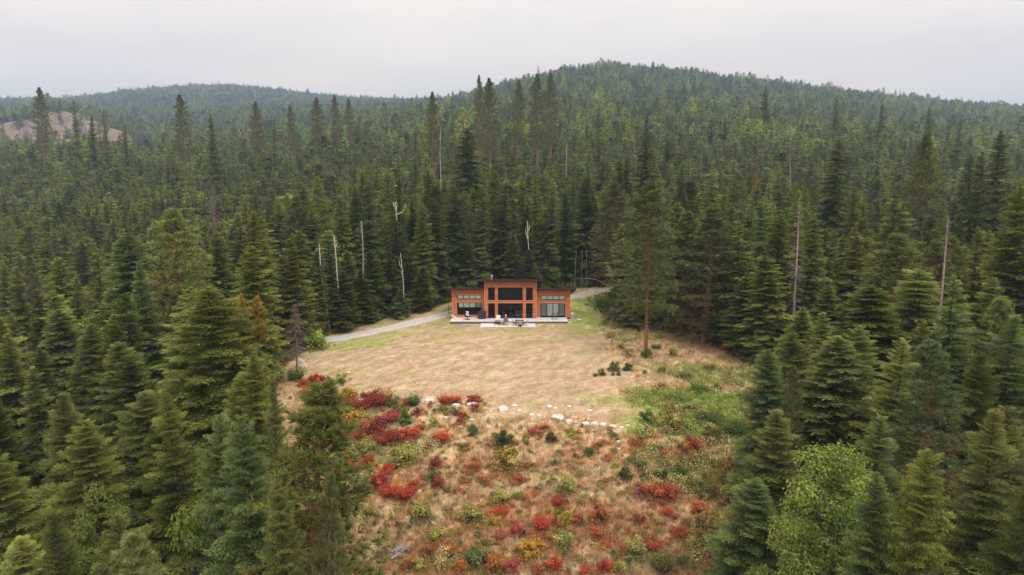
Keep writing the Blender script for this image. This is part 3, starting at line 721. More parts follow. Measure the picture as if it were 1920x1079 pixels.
# right foreground
place('maple0', 1580, 808, 30, 3.1, 'pale', 'large rounded maple with bright yellow green leaves at lower right')
place('maple1', 1495, 925, 28, 2.0, 'mid', 'lower round maple clump in front and left of the large maple')
place('pine_hi', 1733, 645, 35, 3.7, 'blue', 'bluish long-needled pine above and right of the large maple')
place('fir_hi', 1645, 895, 25.5, 1.8, 'blue', 'blue green fir sapling in front of the large maple')
place('fir_hi', 1742, 855, 24, 2.0, 'yellow', 'young fir with a thin spiky leader right of the large maple')
place('fir_hi', 1862, 760, 29, 2.8, 'mid', 'full fir at lower right, right of the spiky young fir')
place('fir_hi', 1456, 655, 45, 2.2, 'blue', 'blue green fir on the right edge of the clearing beside pale rocks')
place('fir_hi', 1500, 622, 50, 2.2, 'mid'); place('fir_hi', 1552, 590, 52, 2.7, 'pale'); place('fir_hi', 1612, 612, 47, 2.7, 'pale')
place('fir_hi', 1745, 508, 54, 4.4, 'pale', 'large pale grey green fir behind the bluish pine')
place('fir_hi', 1885, 590, 42, 3.5, 'blue'); place('fir_mid', 1912, 345, 62, 5.0, 'yellow', 'big bright fir cut by the right edge')
place('fir_mid', 1682, 372, 80, 5.0, 'mid', 'broad tall fir left of the grey snag with curled arms'); place('fir_hi', 1458, 775, 36, 3.4, 'mid'); place('fir_hi', 1425, 895, 33, 2.6, 'blue')
place('fir_hi', 1830, 660, 36, 2.0, 'dark'); place('fir_mid', 1790, 540, 50, 2.8, 'mid'); place('pine_hi', 1485, 690, 41, 1.5, 'mid')
place('fir_mid', 1700, 600, 42, 1.8, 'mid') ; place('fir_hi', 1905, 880, 25, 2.2, 'dark')
# lone pine and the group right of the clearing
x, y, _z = ground_at(1211, 668)
d = ray(1205, 345); lh = CAM_Z + d[2] / d[1] * y - _z
o = grow('pine_tree', K['pine_mid'][0], x, y, lh, 4.3, (1.0, 1.08, 1.05)); _kids_l = [c for c in col.objects if c.parent == o and c.name.startswith('trunk')][0]; _kids_l.scale = (.62, .62, 1)
tag(o, 'lone tall pine with bare reddish trunk standing on the grass right of the house', 'pine tree', 'pines of the forest'); TREES.append((x, y, 3))
place('pine_low', 1330, 392, 84, 4.8, 'mid', 'broad dense pine with low dead limbs at the right forest edge'); place('pine_low', 1285, 400, 88, 4.0, 'mid'); place('fir_mid', 1390, 395, 88, 3.6, 'mid')
place('fir_mid', 1445, 480, 74, 3.4, 'yellow', 'low yellow green fir at the right forest edge'); place('fir_mid', 1395, 520, 78, 2.6, 'yellow'); place('spruce_mid', 1372, 335, 104, 2.2, 'blue', 'small silvery blue spruce among the firs right of the lone pine')
place('broad_mid', 1474, 292, 108, 4.6, 'mid', 'round-topped bright broadleaf tree right of the silvery blue spruce'); place('spruce_mid', 1570, 262, 120, 3.2, 'dark', 'tall dark narrow spruce with a light tip, right of the round broadleaf tree')
place('spruce_mid', 1878, 246, 112, 3.0, 'dark', 'taller of two dark spruces near the right edge'); place('spruce_mid', 1848, 285, 108, 2.6, 'dark', 'shorter of two dark spruces near the right edge')
place('spruce_mid', 1830, 290, 130, 2.4, 'dark'); place('spruce_mid', 1209, 256, 128, 3.4, 'dark', 'dark spruce with a pale tip rising behind the lone pine')
place('spruce_mid', 1158, 300, 132, 2.4, 'dark'); place('spruce_mid', 1180, 296, 134, 2.2, 'dark'); place('fir_mid', 1500, 358, 100, 2.2, 'yellow'); place('broad_mid', 1310, 330, 112, 3.8, 'dark'); place('pine_mid', 1745, 255, 125, 4.5, 'yellow', 'broad yellowish pine rising on the right of the dark spruce')
place('fir_mid', 1545, 430, 90, 3.4, 'mid'); place('fir_mid', 596, 497, 91.5, 1.9, 'mid'); place('fir_mid', 640, 508, 92.5, 2.0, 'dark'); place('fir_mid', 1168, 450, 97, 2.6, 'mid'); place('fir_low' if False else 'broad_mid', 1150, 535, 94, 2.2, 'dark'); place('fir_mid', 1245, 470, 92, 3.0, 'mid'); place('fir_mid', 1185, 520, 92, 2.2, 'mid'); place('fir_mid', 1600, 350, 104, 2.6, 'mid'); place('spruce_mid', 1100, 330, 130, 3, 'dark')
# wall of firs behind the house and driveway
for q in [('spruce_mid', 872, 240, 150, 4.0, 'dark', 'tall dark fir rising above the forest left of the house'), ('fir_mid', 940, 345, 124, 3.3, 'dark', None), ('fir_mid', 900, 372, 122, 2.8, 'mid', None),
          ('spruce_mid', 850, 352, 121, 3, 'dark', None), ('fir_mid', 812, 372, 117, 2.9, 'dark', None), ('broad_mid', 782, 420, 113, 2.4, 'mid', None), ('broad_mid', 752, 375, 120, 3.2, 'yellow', None),
          ('fir_mid', 744, 412, 110.3, 2.2, 'dark', None), ('fir_mid', 993, 468, 118.4, 2.2, 'dark', None), ('fir_mid', 752, 543, 100.8, 1.6, 'mid', None), ('fir_mid', 676, 503, 97.5, 2.0, 'dark', None), ('fir_mid', 730, 470, 105, 2.2, 'dark', None), ('fir_mid', 700, 470, 101, 2.6, 'dark', None), ('spruce_mid', 673, 352, 118, 2.6, 'dark', None), ('fir_mid', 655, 470, 99, 2.7, 'mid', None),
          ('broad_mid', 625, 400, 112, 2.8, 'mid', None), ('fir_mid', 618, 480, 97, 2.4, 'dark', None), ('fir_mid', 1030, 370, 127, 2.8, 'mid', None), ('fir_mid', 985, 385, 125, 2.6, 'dark', None),
          ('fir_mid', 1070, 360, 129, 2.8, 'dark', None), ('fir_mid', 1130, 400, 127, 2.6, 'mid', None), ('broad_mid', 570, 530, 90, 2.4, 'mid', 'leafy green broadleaf behind the dead grey conifer'),
          ('fir_mid', 790, 500, 106, 2.2, 'dark', None), ('fir_mid', 590, 470, 95, 2.5, 'mid', None), ('fir_mid', 530, 480, 88, 2.8, 'mid', None), ('fir_mid', 965, 430, 121, 2.2, 'mid', None), ('fir_mid', 880, 440, 118.5, 2.2, 'mid', None), ('broad_mid', 480, 540, 72, 2.0, 'mid', None)]:
    place(*q[:6], label=q[6])
# tall ridge trees sticking out of the young forest
for q in [('pine_mid', 66, 165, 330, 5.0, 'mid'), ('fir_mid', 137, 186, 335, 3.6, 'yellow'), ('fir_mid', 168, 214, 330, 4.6, 'mid'), ('fir_mid', 195, 205, 300, 3.0, 'yellow'), ('pine_mid', 340, 180, 290, 5.0, 'mid'), ('fir_mid', 398, 215, 255, 4.2, 'mid'),
          ('pine_mid', 480, 192, 320, 4.2, 'mid'), ('pine_mid', 547, 198, 350, 3.4, 'mid'), ('pine_mid', 597, 184, 330, 4.4, 'mid'), ('pine_mid', 631, 180, 340, 3.6, 'mid'), ('pine_mid', 655, 185, 380, 3.4, 'mid'),
          ('pine_mid', 812, 175, 235, 3.2, 'mid'), ('pine_mid', 898, 142, 255, 2.6, 'mid'), ('pine_mid', 920, 150, 228, 4.2, 'mid'), ('pine_mid', 966, 152, 265, 3.4, 'mid'), ('pine_mid', 1008, 140, 250, 4.4, 'mid'),
          ('pine_mid', 1035, 138, 262, 4.0, 'mid'), ('fir_mid', 1440, 162, 420, 8, 'mid'), ('fir_mid', 1568, 182, 400, 6, 'mid'), ('fir_mid', 1655, 196, 380, 4.5, 'mid'), ('fir_mid', 1745, 200, 360, 4.5, 'mid'), ('fir_mid', 1800, 222, 300, 4.0, 'mid'), ('fir_mid', 232, 232, 300, 3, 'mid'), ('fir_mid', 510, 222, 300, 3.2, 'mid')]:
    x, y, h = tree_top(q[1], q[2], q[3])
    kind = K['pine_mid'][2] if q[0] == 'pine_mid' else K['fir_mid'][hand.__len__() % 5]
    nm_ = 'pine_tree' if q[0] == 'pine_mid' else 'fir_tree'
    t_ = {'mid': (1.0, 1.0, .95), 'yellow': (1.2, 1.1, .75)}[q[5]]
    o = grow(nm_, kind, x, y, max(h, 14), q[4], t_); hand.append(q[1:4] + (h,)); TREES.append((x, y, 3))
    tag(o, None, 'pine tree' if nm_[0] == 'p' else 'fir tree', 'pines of the forest' if nm_[0] == 'p' else 'firs of the forest')

AREAS = [(lambda u, v, D: D > 200 and u < 480, 'rising above the young forest near the bare hill'),
         (lambda u, v, D: D > 200 and u < 760, 'rising above the young forest below the left ridge'),
         (lambda u, v, D: D > 200 and u < 1100, 'rising above the young forest behind the house'),
         (lambda u, v, D: D > 200, 'rising above the young forest on the right-hand hill'),
         (lambda u, v, D: D < 38 and u < 760, 'at the bottom left, nearest the viewer'),
         (lambda u, v, D: D < 38, 'at the bottom right, around the maple'),
         (lambda u, v, D: D < 58 and u < 250, 'on the near left side, by the left edge'),
         (lambda u, v, D: D < 58 and u < 760, 'behind the blue green firs at near left'),
         (lambda u, v, D: D < 58 and u < 1640, 'on the right edge of the clearing'),
         (lambda u, v, D: D < 58, 'behind the bluish pine, near the right edge'),
         (lambda u, v, D: D < 80 and u < 130, 'in the middle rows by the left edge'),
         (lambda u, v, D: D < 80 and u < 270, 'in mid rows far left of the dead conifer'),
         (lambda u, v, D: D < 80 and u < 760, 'in the middle rows left of the dead conifer'),
         (lambda u, v, D: D < 80 and u < 1560, 'just beyond the pale rocks on the right'),
         (lambda u, v, D: D < 80 and u < 1700, 'around the pale snag on the right'),
         (lambda u, v, D: D < 80, 'around the snag with curled arms'),
         (lambda u, v, D: D < 102 and u < 110, 'in the back rows by the left edge'),
         (lambda u, v, D: D < 102 and u < 230, 'in the back rows far left of the driveway'),
         (lambda u, v, D: D < 102 and u < 360, 'in back rows left of the bright olive tree'),
         (lambda u, v, D: D < 102 and u < 520, 'in back rows right of the bright olive tree'),
         (lambda u, v, D: D < 102 and u < 700, 'along the left end of the driveway'),
         (lambda u, v, D: D < 102 and u < 900, 'along the driveway near the house'),
         (lambda u, v, D: D < 102 and u < 1400, 'behind the lone pine'),
         (lambda u, v, D: D < 102 and u < 1520, 'below the round broadleaf tree'),
         (lambda u, v, D: D < 102 and u < 1680, 'below the tall dark spruce on the right'),
         (lambda u, v, D: D < 102 and u < 1800, 'right of the broad tall fir'),
         (lambda u, v, D: D < 102, 'by the right edge below the two dark spruces'),
         (lambda u, v, D: D < 116 and u < 160, 'upslope by the left edge'),
         (lambda u, v, D: D < 116 and u < 330, 'upslope around the pinkish dead tree'),
         (lambda u, v, D: D < 116 and u < 500, 'upslope of the bright olive tree'),
         (lambda u, v, D: D < 116 and u < 660, 'around the white birch snags'),
         (lambda u, v, D: D < 116 and u < 880, 'in the forest wall left of the house'),
         (lambda u, v, D: D < 116 and u < 1330, 'in the forest wall behind the lone pine'),
         (lambda u, v, D: D < 116 and u < 1500, 'around the silvery blue spruce'),
         (lambda u, v, D: D < 116 and u < 1650, 'around the tall dark spruce on the right'),
         (lambda u, v, D: D < 116 and u < 1780, 'around the broad yellowish pine'),
         (lambda u, v, D: D < 116, 'around the two dark spruces'),
         (lambda u, v, D: u < 200, 'high up by the left edge'),
         (lambda u, v, D: u < 420, 'high up behind the pinkish dead tree'),
         (lambda u, v, D: u < 620, 'high up behind the white birch snags'),
         (lambda u, v, D: u < 800, 'high up behind the antler-shaped snag'),
         (lambda u, v, D: u < 920, 'directly behind the left wing of the house'),
         (lambda u, v, D: u < 1010, 'directly behind the middle of the house'),
         (lambda u, v, D: u < 1110, 'directly behind the right wing of the house'),
         (lambda u, v, D: u < 1260, 'behind the road bend right of the house'),
         (lambda u, v, D: u < 1450, 'high up behind the silvery blue spruce'),
         (lambda u, v, D: u < 1650, 'high up behind the tall dark spruce'),
         (lambda u, v, D: True, 'high up by the right edge')]
def area_of(x, y, z):
    u, v = project(x, y, z)
    for f, s in AREAS:
        if f(u, v, y): return s, u
    return AREAS[-1][1], u
def size_word(h, nm):
    if nm == 'fir_tree': return 'tall ' if h > 21 else 'small ' if h < 15 else ''
    return 'tall ' if h > 20 else ''
NOUN = {'fir_tree': 'fir', 'pine_tree': 'pine', 'broadleaf_tree': 'broadleaf tree'}
def colour_word(t):
    s = sum(t)
    if t[2] > t[0] * 1.15: return 'blue green'
    if t[0] > t[2] * 1.35: return 'yellow green'
    return 'dark green' if s < 2.25 else 'pale green' if s > 3.6 else 'mid green'
def auto_label(o, h):
    t = [c for c in o.children][0].color if False else None
    for c in bpy_children(o):
        if c.name.startswith('crown'): t = c.color[:3]
    ar, u = area_of(o.location.x, o.location.y, o.location.z + h)
    nm_ = o.name.split('.')[0]
    pending.append((o, f'{size_word(h, nm_)}{colour_word(t)} {NOUN[nm_]}', '', ar, u))
_kids = {}
def bpy_children(o):
    return _kids.get(o.name, [])

# ------------------------------------------------------------------ random fill of the forest
rf = random.Random(77)
def dead_zone(x, y):
    return False
pts = []
cell = {}
def near_ok(x, y, r):
    g = 6.0; ix, iy = int(x // g), int(y // g)
    for a in range(ix - 1, ix + 2):
        for b in range(iy - 1, iy + 2):
            for (qx, qy, qr) in cell.get((a, b), ()):
                if (qx - x) ** 2 + (qy - y) ** 2 < (r + qr) ** 2: return False
    return True
def put(x, y, r): cell.setdefault((int(x // 6), int(y // 6)), []).append((x, y, r))
for (x, y, r) in TREES: put(x, y, min(r, 3.0) * .55)
cand = []
n_try = 60000
xs = np.array([rf.uniform(-1, 1) for _ in range(n_try)]); yv = np.array([rf.random() for _ in range(n_try)])
Yc = 14 + (330 - 14) * np.sqrt(yv); Xc = xs * (Yc * .80 + 10)
ins = inside_dist(Xc, Yc); Zc = Hf(Xc, Yc)
dpath = np.min(np.hypot(Xc[:, None] - path[None, ::4, 0], Yc[:, None] - path[None, ::4, 1]), 1)
for i in range(n_try):
    x, y = Xc[i], Yc[i]
    if ins[i] > -1.2 or dpath[i] < 4: continue
    u, v = project(x, y, Zc[i] + 17)
    if u < -260 or u > 2180: continue
    if y < 46 and (-.40 * y < x < .40 * y): continue
    if y < 66:
        if 960 > u > 470: continue
        if u > 960 and u < 1470: continue
    if y < 33 and v > 1150: continue
    r = rf.uniform(1.9, 3.1) if y < 130 else rf.uniform(2.1, 3.7)
    if y < 60: r *= 1.12
    if near_ok(x, y, r * .74):
        put(x, y, r * .74); cand.append((x, y, r))
# heights and kinds
SEEN = [(603, 500, 94), (630, 505, 95), (744, 410, 112), (752, 540, 103), (991, 468, 120), (677, 500, 100), (1500, 505, 76), (1779, 505, 60), (397, 380, 114), (1420, 335, 120), (1607, 480, 86), (1207, 560, 76), (1372, 380, 104),
        (1474, 370, 108), (1570, 380, 120), (872, 330, 150), (405, 520, 82), (1878, 340, 112), (1209, 340, 128), (1191, 280, 170), (1483, 290, 170), (1745, 340, 125)]   # trees that stand in a gap of the rows before them
allfill = []
for (x, y, r) in cand:
    z = H(x, y)
    q = rf.random(); pq = snoise(np.array([x]), np.array([y]), 34, 41)[0]
    kind = 'fir'
    if q < .10 + .10 * (pq > .3): kind = 'pine'
    elif q > .88 - .14 * (pq < -.2): kind = 'broad'
    if y < 66 and kind == 'broad': kind = 'fir'
    h = rf.uniform(12.5, 20) * (.8 if rf.random() < .25 else 1) if y < 135 else rf.uniform(8.5, 17)
    if y < 66: h = rf.uniform(13, 17.5)
    if 108 < y < 135 and abs(x) < 40: h = rf.uniform(16, 22)
    if kind == 'broad': h *= .75
    u_, v_ = project(x, y, z + h)
    if any(y < D_ and abs(u_ - px_) < F * r * 1.1 / y + 5 and v_ < pb_ for px_, pb_, D_ in SEEN): 
        h = max(7, h * .55); r *= .75; u_, v_ = project(x, y, z + h)
        if any(y < D_ and abs(u_ - px_) < F * r * 1.1 / y + 5 and v_ < pb_ for px_, pb_, D_ in SEEN): continue
    allfill.append([x, y, z, h, r, kind])
# keep the nearest as individuals
def vis_size(t): return t[3] / t[1]
def covers(t):
    return True
firs = sorted([t for t in allfill if t[5] == 'fir'], key=lambda t: t[1]); pines = sorted([t for t in allfill if t[5] == 'pine'], key=lambda t: t[1]); brd = sorted([t for t in allfill if t[5] == 'broad'], key=lambda t: t[1])
def in_frame(t):
    u, v = project(t[0], t[1], t[2] + t[3]); w = F * t[4] * 1.3 / t[1]
    return -w < u < 1920 + w and v < 1079
n_handfir = len([1 for o in col.objects if o.name.startswith('fir_tree')])
ind, rest = [], []
for L, cap in ((firs, 298 - n_handfir), (pines, 75), (brd, 45)):
    k = 0
    for t in L:
        if k < cap and in_frame(t): ind.append(t); k += 1
        else: rest.append(t)
def rnd_tint(x, y, kind):
    p_ = snoise(np.array([x]), np.array([y]), 40, 51)[0]; q = rf.random() + .25 * p_
    b = 'dark' if q < .26 else 'mid' if q < .54 else 'yellow' if q < .80 else 'blue' if q < .88 else 'pale'
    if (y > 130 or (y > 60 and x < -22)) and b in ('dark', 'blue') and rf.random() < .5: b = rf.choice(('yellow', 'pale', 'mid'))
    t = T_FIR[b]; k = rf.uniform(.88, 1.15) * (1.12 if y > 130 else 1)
    return tuple(c * k * rf.uniform(.95, 1.05) for c in t)
new_objs = []
for (x, y, z, h, r, kind) in ind:
    hi = y < 42
    kk = K[{'fir': 'fir_hi' if hi else ('fir_mid' if rf.random() < .8 else 'spruce_mid'), 'pine': 'pine_hi' if hi else 'pine_mid', 'broad': 'broad_mid'}[kind]]
    k = rf.choice(kk[:2] if kind == 'pine' else kk)
    nm_ = {'fir': 'fir_tree', 'pine': 'pine_tree', 'broad': 'broadleaf_tree'}[kind]
    o = grow(nm_, k, x, y, h, r * (1.42 if kind != 'broad' else 1.6), rnd_tint(x, y, kind), sink=.1)
    tag(o, None, {'fir': 'fir tree', 'pine': 'pine tree', 'broad': 'broadleaf tree'}[kind], {'fir': 'firs of the forest', 'pine': 'pines of the forest', 'broad': 'broadleaf trees among the firs'}[kind])
for ob in col.objects:
    if ob.parent: _kids.setdefault(ob.parent.name, []).append(ob)
for ob in list(col.objects):
    if ob.type == 'EMPTY' and ob.name.split('.')[0] in NOUN and 'label' not in ob:
        kc = [c for c in _kids[ob.name] if c.name.startswith('crown')][0]
        h = ob.scale[2] * {c.name: 1 for c in ()}.get('x', 1) * max(v.co.z for v in [kc.data.vertices[len(kc.data.vertices) - 1]])
        auto_label(ob, h)

# ------------------------------------------------------------------ the rest of the forest: stuff
def scatter(name, meshes, P, scale, rot, index, tint, kind='stuff'):
    """one object: points that carry instances of the given meshes"""
    pc = bpy.data.collections.new(name + '_sources')
    for i, m_ in enumerate(meshes):
        so_ = bpy.data.objects.new(f'{name}_source_{i:02d}', m_); pc.objects.link(so_)
    me = bpy.data.meshes.new(name); n = len(P); me.vertices.add(n); me.vertices.foreach_set('co', np.asarray(P, np.float32).ravel())
    def att(nm, ty, key, val):
        a = me.attributes.new(nm, ty, 'POINT'); a.data.foreach_set(key, np.ascontiguousarray(val).ravel())
    att('size', 'FLOAT_VECTOR', 'vector', np.asarray(scale, np.float32)); att('turn', 'FLOAT_VECTOR', 'vector', np.asarray(rot, np.float32))
    att('pick', 'INT', 'value', np.asarray(index, np.int32)); att('tint', 'FLOAT_COLOR', 'color', np.concatenate([tint, np.ones((n, 1))], 1).astype(np.float32))
    me.update()
    o = link(name, me); o['kind'] = kind
    ng = bpy.data.node_groups.new(name + '_nodes', 'GeometryNodeTree')
    ng.interface.new_socket('Geometry', in_out='INPUT', socket_type='NodeSocketGeometry'); ng.interface.new_socket('Geometry', in_out='OUTPUT', socket_type='NodeSocketGeometry')
    N, L = ng.nodes, ng.links
    gi, go = N.new('NodeGroupInput'), N.new('NodeGroupOutput'); ip = N.new('GeometryNodeInstanceOnPoints'); ci_ = N.new('GeometryNodeCollectionInfo')
    ci_.inputs['Collection'].default_value = pc; ci_.inputs['Separate Children'].default_value = True; ci_.inputs['Reset Children'].default_value = True
    def na_(nm, ty):
        q = N.new('GeometryNodeInputNamedAttribute'); q.data_type = ty; q.inputs['Name'].default_value = nm; return q.outputs['Attribute']
    L.new(gi.outputs[0], ip.inputs['Points']); L.new(ci_.outputs[0], ip.inputs['Instance']); ip.inputs['Pick Instance'].default_value = True
    L.new(na_('pick', 'INT'), ip.inputs['Instance Index']); L.new(na_('turn', 'FLOAT_VECTOR'), ip.inputs['Rotation']); L.new(na_('size', 'FLOAT_VECTOR'), ip.inputs['Scale'])
    L.new(ip.outputs[0], go.inputs[0])
    md = o.modifiers.new('scatter', 'NODES'); md.node_group = ng
    return o
def joined(data, leafm, barkm, name):
    c, t, tr = data
    return tri_mesh(name, np.concatenate([c, tr]), [leafm, barkm], np.concatenate([t, np.full(len(tr), .5)]), np.concatenate([np.zeros(len(c)), np.ones(len(tr))]))
near_m = []
for i, (b, n, pt, pb, pw, g_, j) in enumerate([(.05, 170, 35, -16, .62, .03, .4), (.08, 160, 30, -24, .5, .05, .5), (.04, 180, 45, -8, .72, 0, .3), (.07, 170, 25, -28, .56, 0, .25)]):
    near_m.append(joined(conifer(301 + i, 18, 2.7, b, n, 'mid', pt, pb, pw, g_, j), M['fir_i'], M['bark'], 'forest_fir_near'))
near_m.append(joined(pine(311, 18, 2.8, .2, 80, 'mid', .5), M['fir_i'], M['bark_red'], 'forest_pine_near'))
far_m = []
for i, (pt, pb, pw, j, rr_) in enumerate([(35, -16, .62, .4, 2.7), (30, -24, .5, .5, 2.5), (45, -8, .75, .3, 3.0), (25, -26, .58, .25, 2.2)]):
    far_m.append(joined(conifer(321 + i, 18, rr_, .05, 64, 'far', pt, pb, pw, 0, j), M['fir_i'], M['bark'], 'forest_fir_far'))
far_m.append(joined(pine(331, 18, 2.8, .25, 34, 'far', .6, 0), M['fir_i'], M['bark_red'], 'forest_pine_far'))
fsrc = near_m + far_m      # 0-4 near, 5-9 far
P, S, Rt, I, T = [], [], [], [], []
Pb, Sb, Rb, Ib, Tb = [], [], [], [], []
for (x, y, z, h, r, kind) in rest:
    tt = rnd_tint(x, y, kind)
    if kind == 'broad':
        Pb.append((x, y, z)); Sb.append((r * 1.4 / 3.4, r * 1.4 / 3.4, h / 12)); Rb.append((0, 0, rf.uniform(0, 6.28))); Ib.append(rf.randrange(2)); Tb.append(tt); continue
    near = y < 210; k = 4 if kind == 'pine' else rf.randrange(4)
    P.append((x, y, z)); S.append((r * 1.32 / 2.7, r * 1.32 / 2.7, h / 18)); Rt.append((rf.gauss(0, .02), rf.gauss(0, .02), rf.uniform(0, 6.28))); I.append(k + (0 if near else 5)); T.append(tt)
# beyond 330 m: a jittered grid that widens with distance
D = 326.0
rgs = np.random.default_rng(9)
while D < 2700:
    sp_ = 5.8 if D < 600 else 7.4 if D < 1000 else 9.2 if D < 1700 else 12.0
    w = D * .80 + 15; n = int(2 * w / sp_)
    x = np.linspace(-w, w, n) + rgs.uniform(-.45, .45, n) * sp_; y = D + rgs.uniform(-.5, .5, n) * sp_
    keep = rgs.random(n) > .08 + .80 * smooth(.45, .7, snoise(x, y, 55, 61) + .25 * snoise(x, y, 14, 64))
    keep &= (inside_dist(x, y, bare_poly) + 22 * snoise(x, y, 60, 17) < 0) | (rgs.random(n) < .10)
    x, y = x[keep], y[keep]; z = Hf(x, y); n = len(x)
    patch = snoise(x, y, 110, 62); p2 = snoise(x, y, 45, 63)
    hh = rgs.uniform(7, 18.5, n) + 4.0 * patch + (rgs.random(n) < .03) * rgs.uniform(4, 10, n); rr_ = rgs.uniform(2.0, 4.2, n) * (1.5 if D > 1000 else 1.3 if D > 550 else 1.15)
    if D > 1700: hh += 2; rr_ *= 1.25
    br = (rgs.random(n) < .05 + .22 * (p2 > .45))
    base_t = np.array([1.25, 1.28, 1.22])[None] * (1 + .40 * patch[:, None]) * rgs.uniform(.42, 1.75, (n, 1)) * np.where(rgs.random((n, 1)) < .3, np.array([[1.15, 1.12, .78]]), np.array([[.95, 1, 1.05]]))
    for i in range(n):
        if br[i]: Pb.append((x[i], y[i], z[i])); s_ = rr_[i] * 1.5 / 3.4; Sb.append((s_, s_, hh[i] * .72 / 12)); Rb.append((0, 0, rgs.uniform(0, 6.28))); Ib.append(2 + rgs.integers(2)); Tb.append(base_t[i] * .95)
        else: P.append((x[i], y[i], z[i])); s_ = rr_[i] * 1.15 / 2.7; S.append((s_, s_, hh[i] / 18)); Rt.append((0, 0, rgs.uniform(0, 6.28))); I.append(5 + rgs.integers(5)); T.append(base_t[i])
    D += sp_ * .95
scatter('conifer_forest', fsrc, P, S, Rt, I, np.array(T))
bsrc = [joined(broadleaf(341 + i, 12, 3.4, 14, 2600, .17, .18), M['broad_i'], M['dead'], 'forest_broad_near') for i in range(2)] + [joined(broadleaf(351 + i, 12, 3.4, 10, 420, .42, .12), M['broad_i'], M['dead'], 'forest_broad_far') for i in range(2)]
scatter('broadleaf_forest', bsrc, Pb, Sb, Rb, Ib, np.array(Tb))
print('FOREST', len(P), len(Pb), 'individuals', len(ind), 'hand', len(hand))

# ------------------------------------------------------------------ dead trees and snags
def dead_at(px_b, py_b, px_t, py_t, Rd, mat, label, seed, D=None, cat='dead tree', bare_top=False, **kw):
    """dead tree whose foot is at the first pixel (or at distance D) and whose top is at the second"""
    if D is None: x, y, z = ground_at(px_b, py_b)
    else:
        x, y, _ = tree_top(px_b, 400, D); z = H(x, y)
    d = ray(px_t, py_t); zt = CAM_Z + d[2] / d[1] * y; xt = d[0] / d[1] * y; Ht = zt - z
    tr, br = dead_tree(seed, Ht, Rd, lean=((xt - x) / Ht, 0), **kw)
    root = empty('dead_tree', (x, y, z)); tag(root, label, cat, 'dead trees of the forest')
    link('trunk', tri_mesh('dead_trunk', tr, [mat]), root)
    if br is not None: link('branches', tri_mesh('dead_branches', br, [mat]), root)
    return root
dead_at(556, 697, 553, 570, 2.1, M['deadp'], 'dead grey purple conifer with drooping bare branches left of the lawn', 1, base=.22, nbr=170, twigs=9, droop=-30)
dead_at(608, 0, 598, 458, .5, M['white_wood'], 'white birch snag leaning left, left of the two', 2, D=94, base=.8, nbr=6, twigs=1, broken=True, thick=1.1)
dead_at(637, 0, 624, 443, .7, M['white_wood'], 'white birch snag with a forked tip, taller of the leaning two', 3, D=95, base=.85, nbr=7, twigs=1, broken=True, thick=1.15, droop=40, forks=((1.5, .35, .7),))
dead_at(676, 0, 677, 415, .8, M['dead'], 'grey bare trunk with a dead brown top behind the driveway', 4, D=100, base=.5, nbr=26, twigs=3, broken=True, thick=1.2)
dead_at(744, 0, 744, 380, 2.6, M['white_wood'], 'antler-shaped white snag above the trees left of the house', 5, D=112, base=.86, nbr=7, twigs=1, broken=True, droop=40, thick=1.1, forks=((2.0, 1.7, 1.9), (.8, -.5, .8)))
dead_at(753, 0, 751, 474, .9, M['white_wood'], 'tan forked snag standing over the driveway left of the house', 6, D=103, base=.6, nbr=8, twigs=2, broken=True, thick=1.0, droop=40, forks=((2.4, -.5, 1.6),))
dead_at(995, 0, 990, 414, 2.0, M['white_wood'], 'white forked snag in the forest directly behind the house', 7, D=120, base=.72, nbr=9, twigs=1, broken=True, droop=50, thick=1.1, forks=((3.2, -.45, 2.2), (2.0, .4, 1.5)))
dead_at(944, 0, 944, 420, .6, M['dead'], 'thin grey bare trunk behind the middle of the house', 8, D=130, base=.3, nbr=20, twigs=1, broken=True, thick=.7)
dead_at(1040, 0, 1040, 418, .6, M['dead'], 'thin grey bare trunk behind the right wing of the house', 9, D=131, base=.3, nbr=16, twigs=1, broken=True, thick=.7)
dead_at(1502, 0, 1499, 372, 1.9, M['dead'], 'pale grey snag with long fine drooping branches on the right', 10, D=76, base=.25, nbr=130, twigs=7, droop=-28)
dead_at(1779, 0, 1779, 405, 1.7, M['dead'], 'pale snag with long curled arms near the right edge', 11, D=60, base=.50, nbr=34, twigs=4, droop=-10, curl=-.25, thick=1.2)
dead_at(1607, 0, 1608, 428, 1.2, M['rustw'], 'rust red dead fir between green firs on the right', 12, D=86, base=.35, nbr=90, twigs=10, droop=-25)
dead_at(1418, 0, 1420, 282, 1.2, M['rustw'], 'red brown leaning snag left of the round broadleaf tree', 13, D=120, base=.6, nbr=50, twigs=9, droop=-60)
dead_at(396, 0, 398, 342, 2.2, M['deadp'], 'pinkish grey dead tree among dark firs on the left', 14, D=114, base=.55, nbr=130, twigs=12, droop=35)
dead_at(1191, 0, 1191, 222, 1.0, M['deadp'], 'very tall thin bare snag above the dark spruce behind the lone pine', 15, D=170, base=.35, nbr=44, twigs=3, broken=True, thick=.45)
dead_at(1483, 0, 1483, 238, 1.0, M['dead'], 'grey snag rising right above the round broadleaf tree', 16, D=170, base=.4, nbr=34, twigs=3, broken=True, thick=.45)
dead_at(826, 0, 826, 238, .3, M['white_wood'], 'short bleached trunk right of the tall leaning ridge pine', 17, D=232, base=.9, nbr=3, twigs=0, broken=True, thick=.6)
dead_at(161, 0, 161, 192, .4, M['white_wood'], 'bleached trunk standing on top of the bare hill', 18, D=905, base=.8, nbr=3, twigs=0, broken=True, thick=2.2)
dead_at(1062, 0, 1062, 268, .3, M['white_wood'], 'bleached broken trunk upslope right of the tall ridge pines', 19, D=210, base=.8, nbr=4, twigs=0, broken=True, thick=.6)
dead_at(1298, 618, 1298, 560, .4, M['dead'], 'slim pale bare trunk at the right forest edge', 20, base=.4, nbr=8, twigs=1, broken=True, thick=1.3)
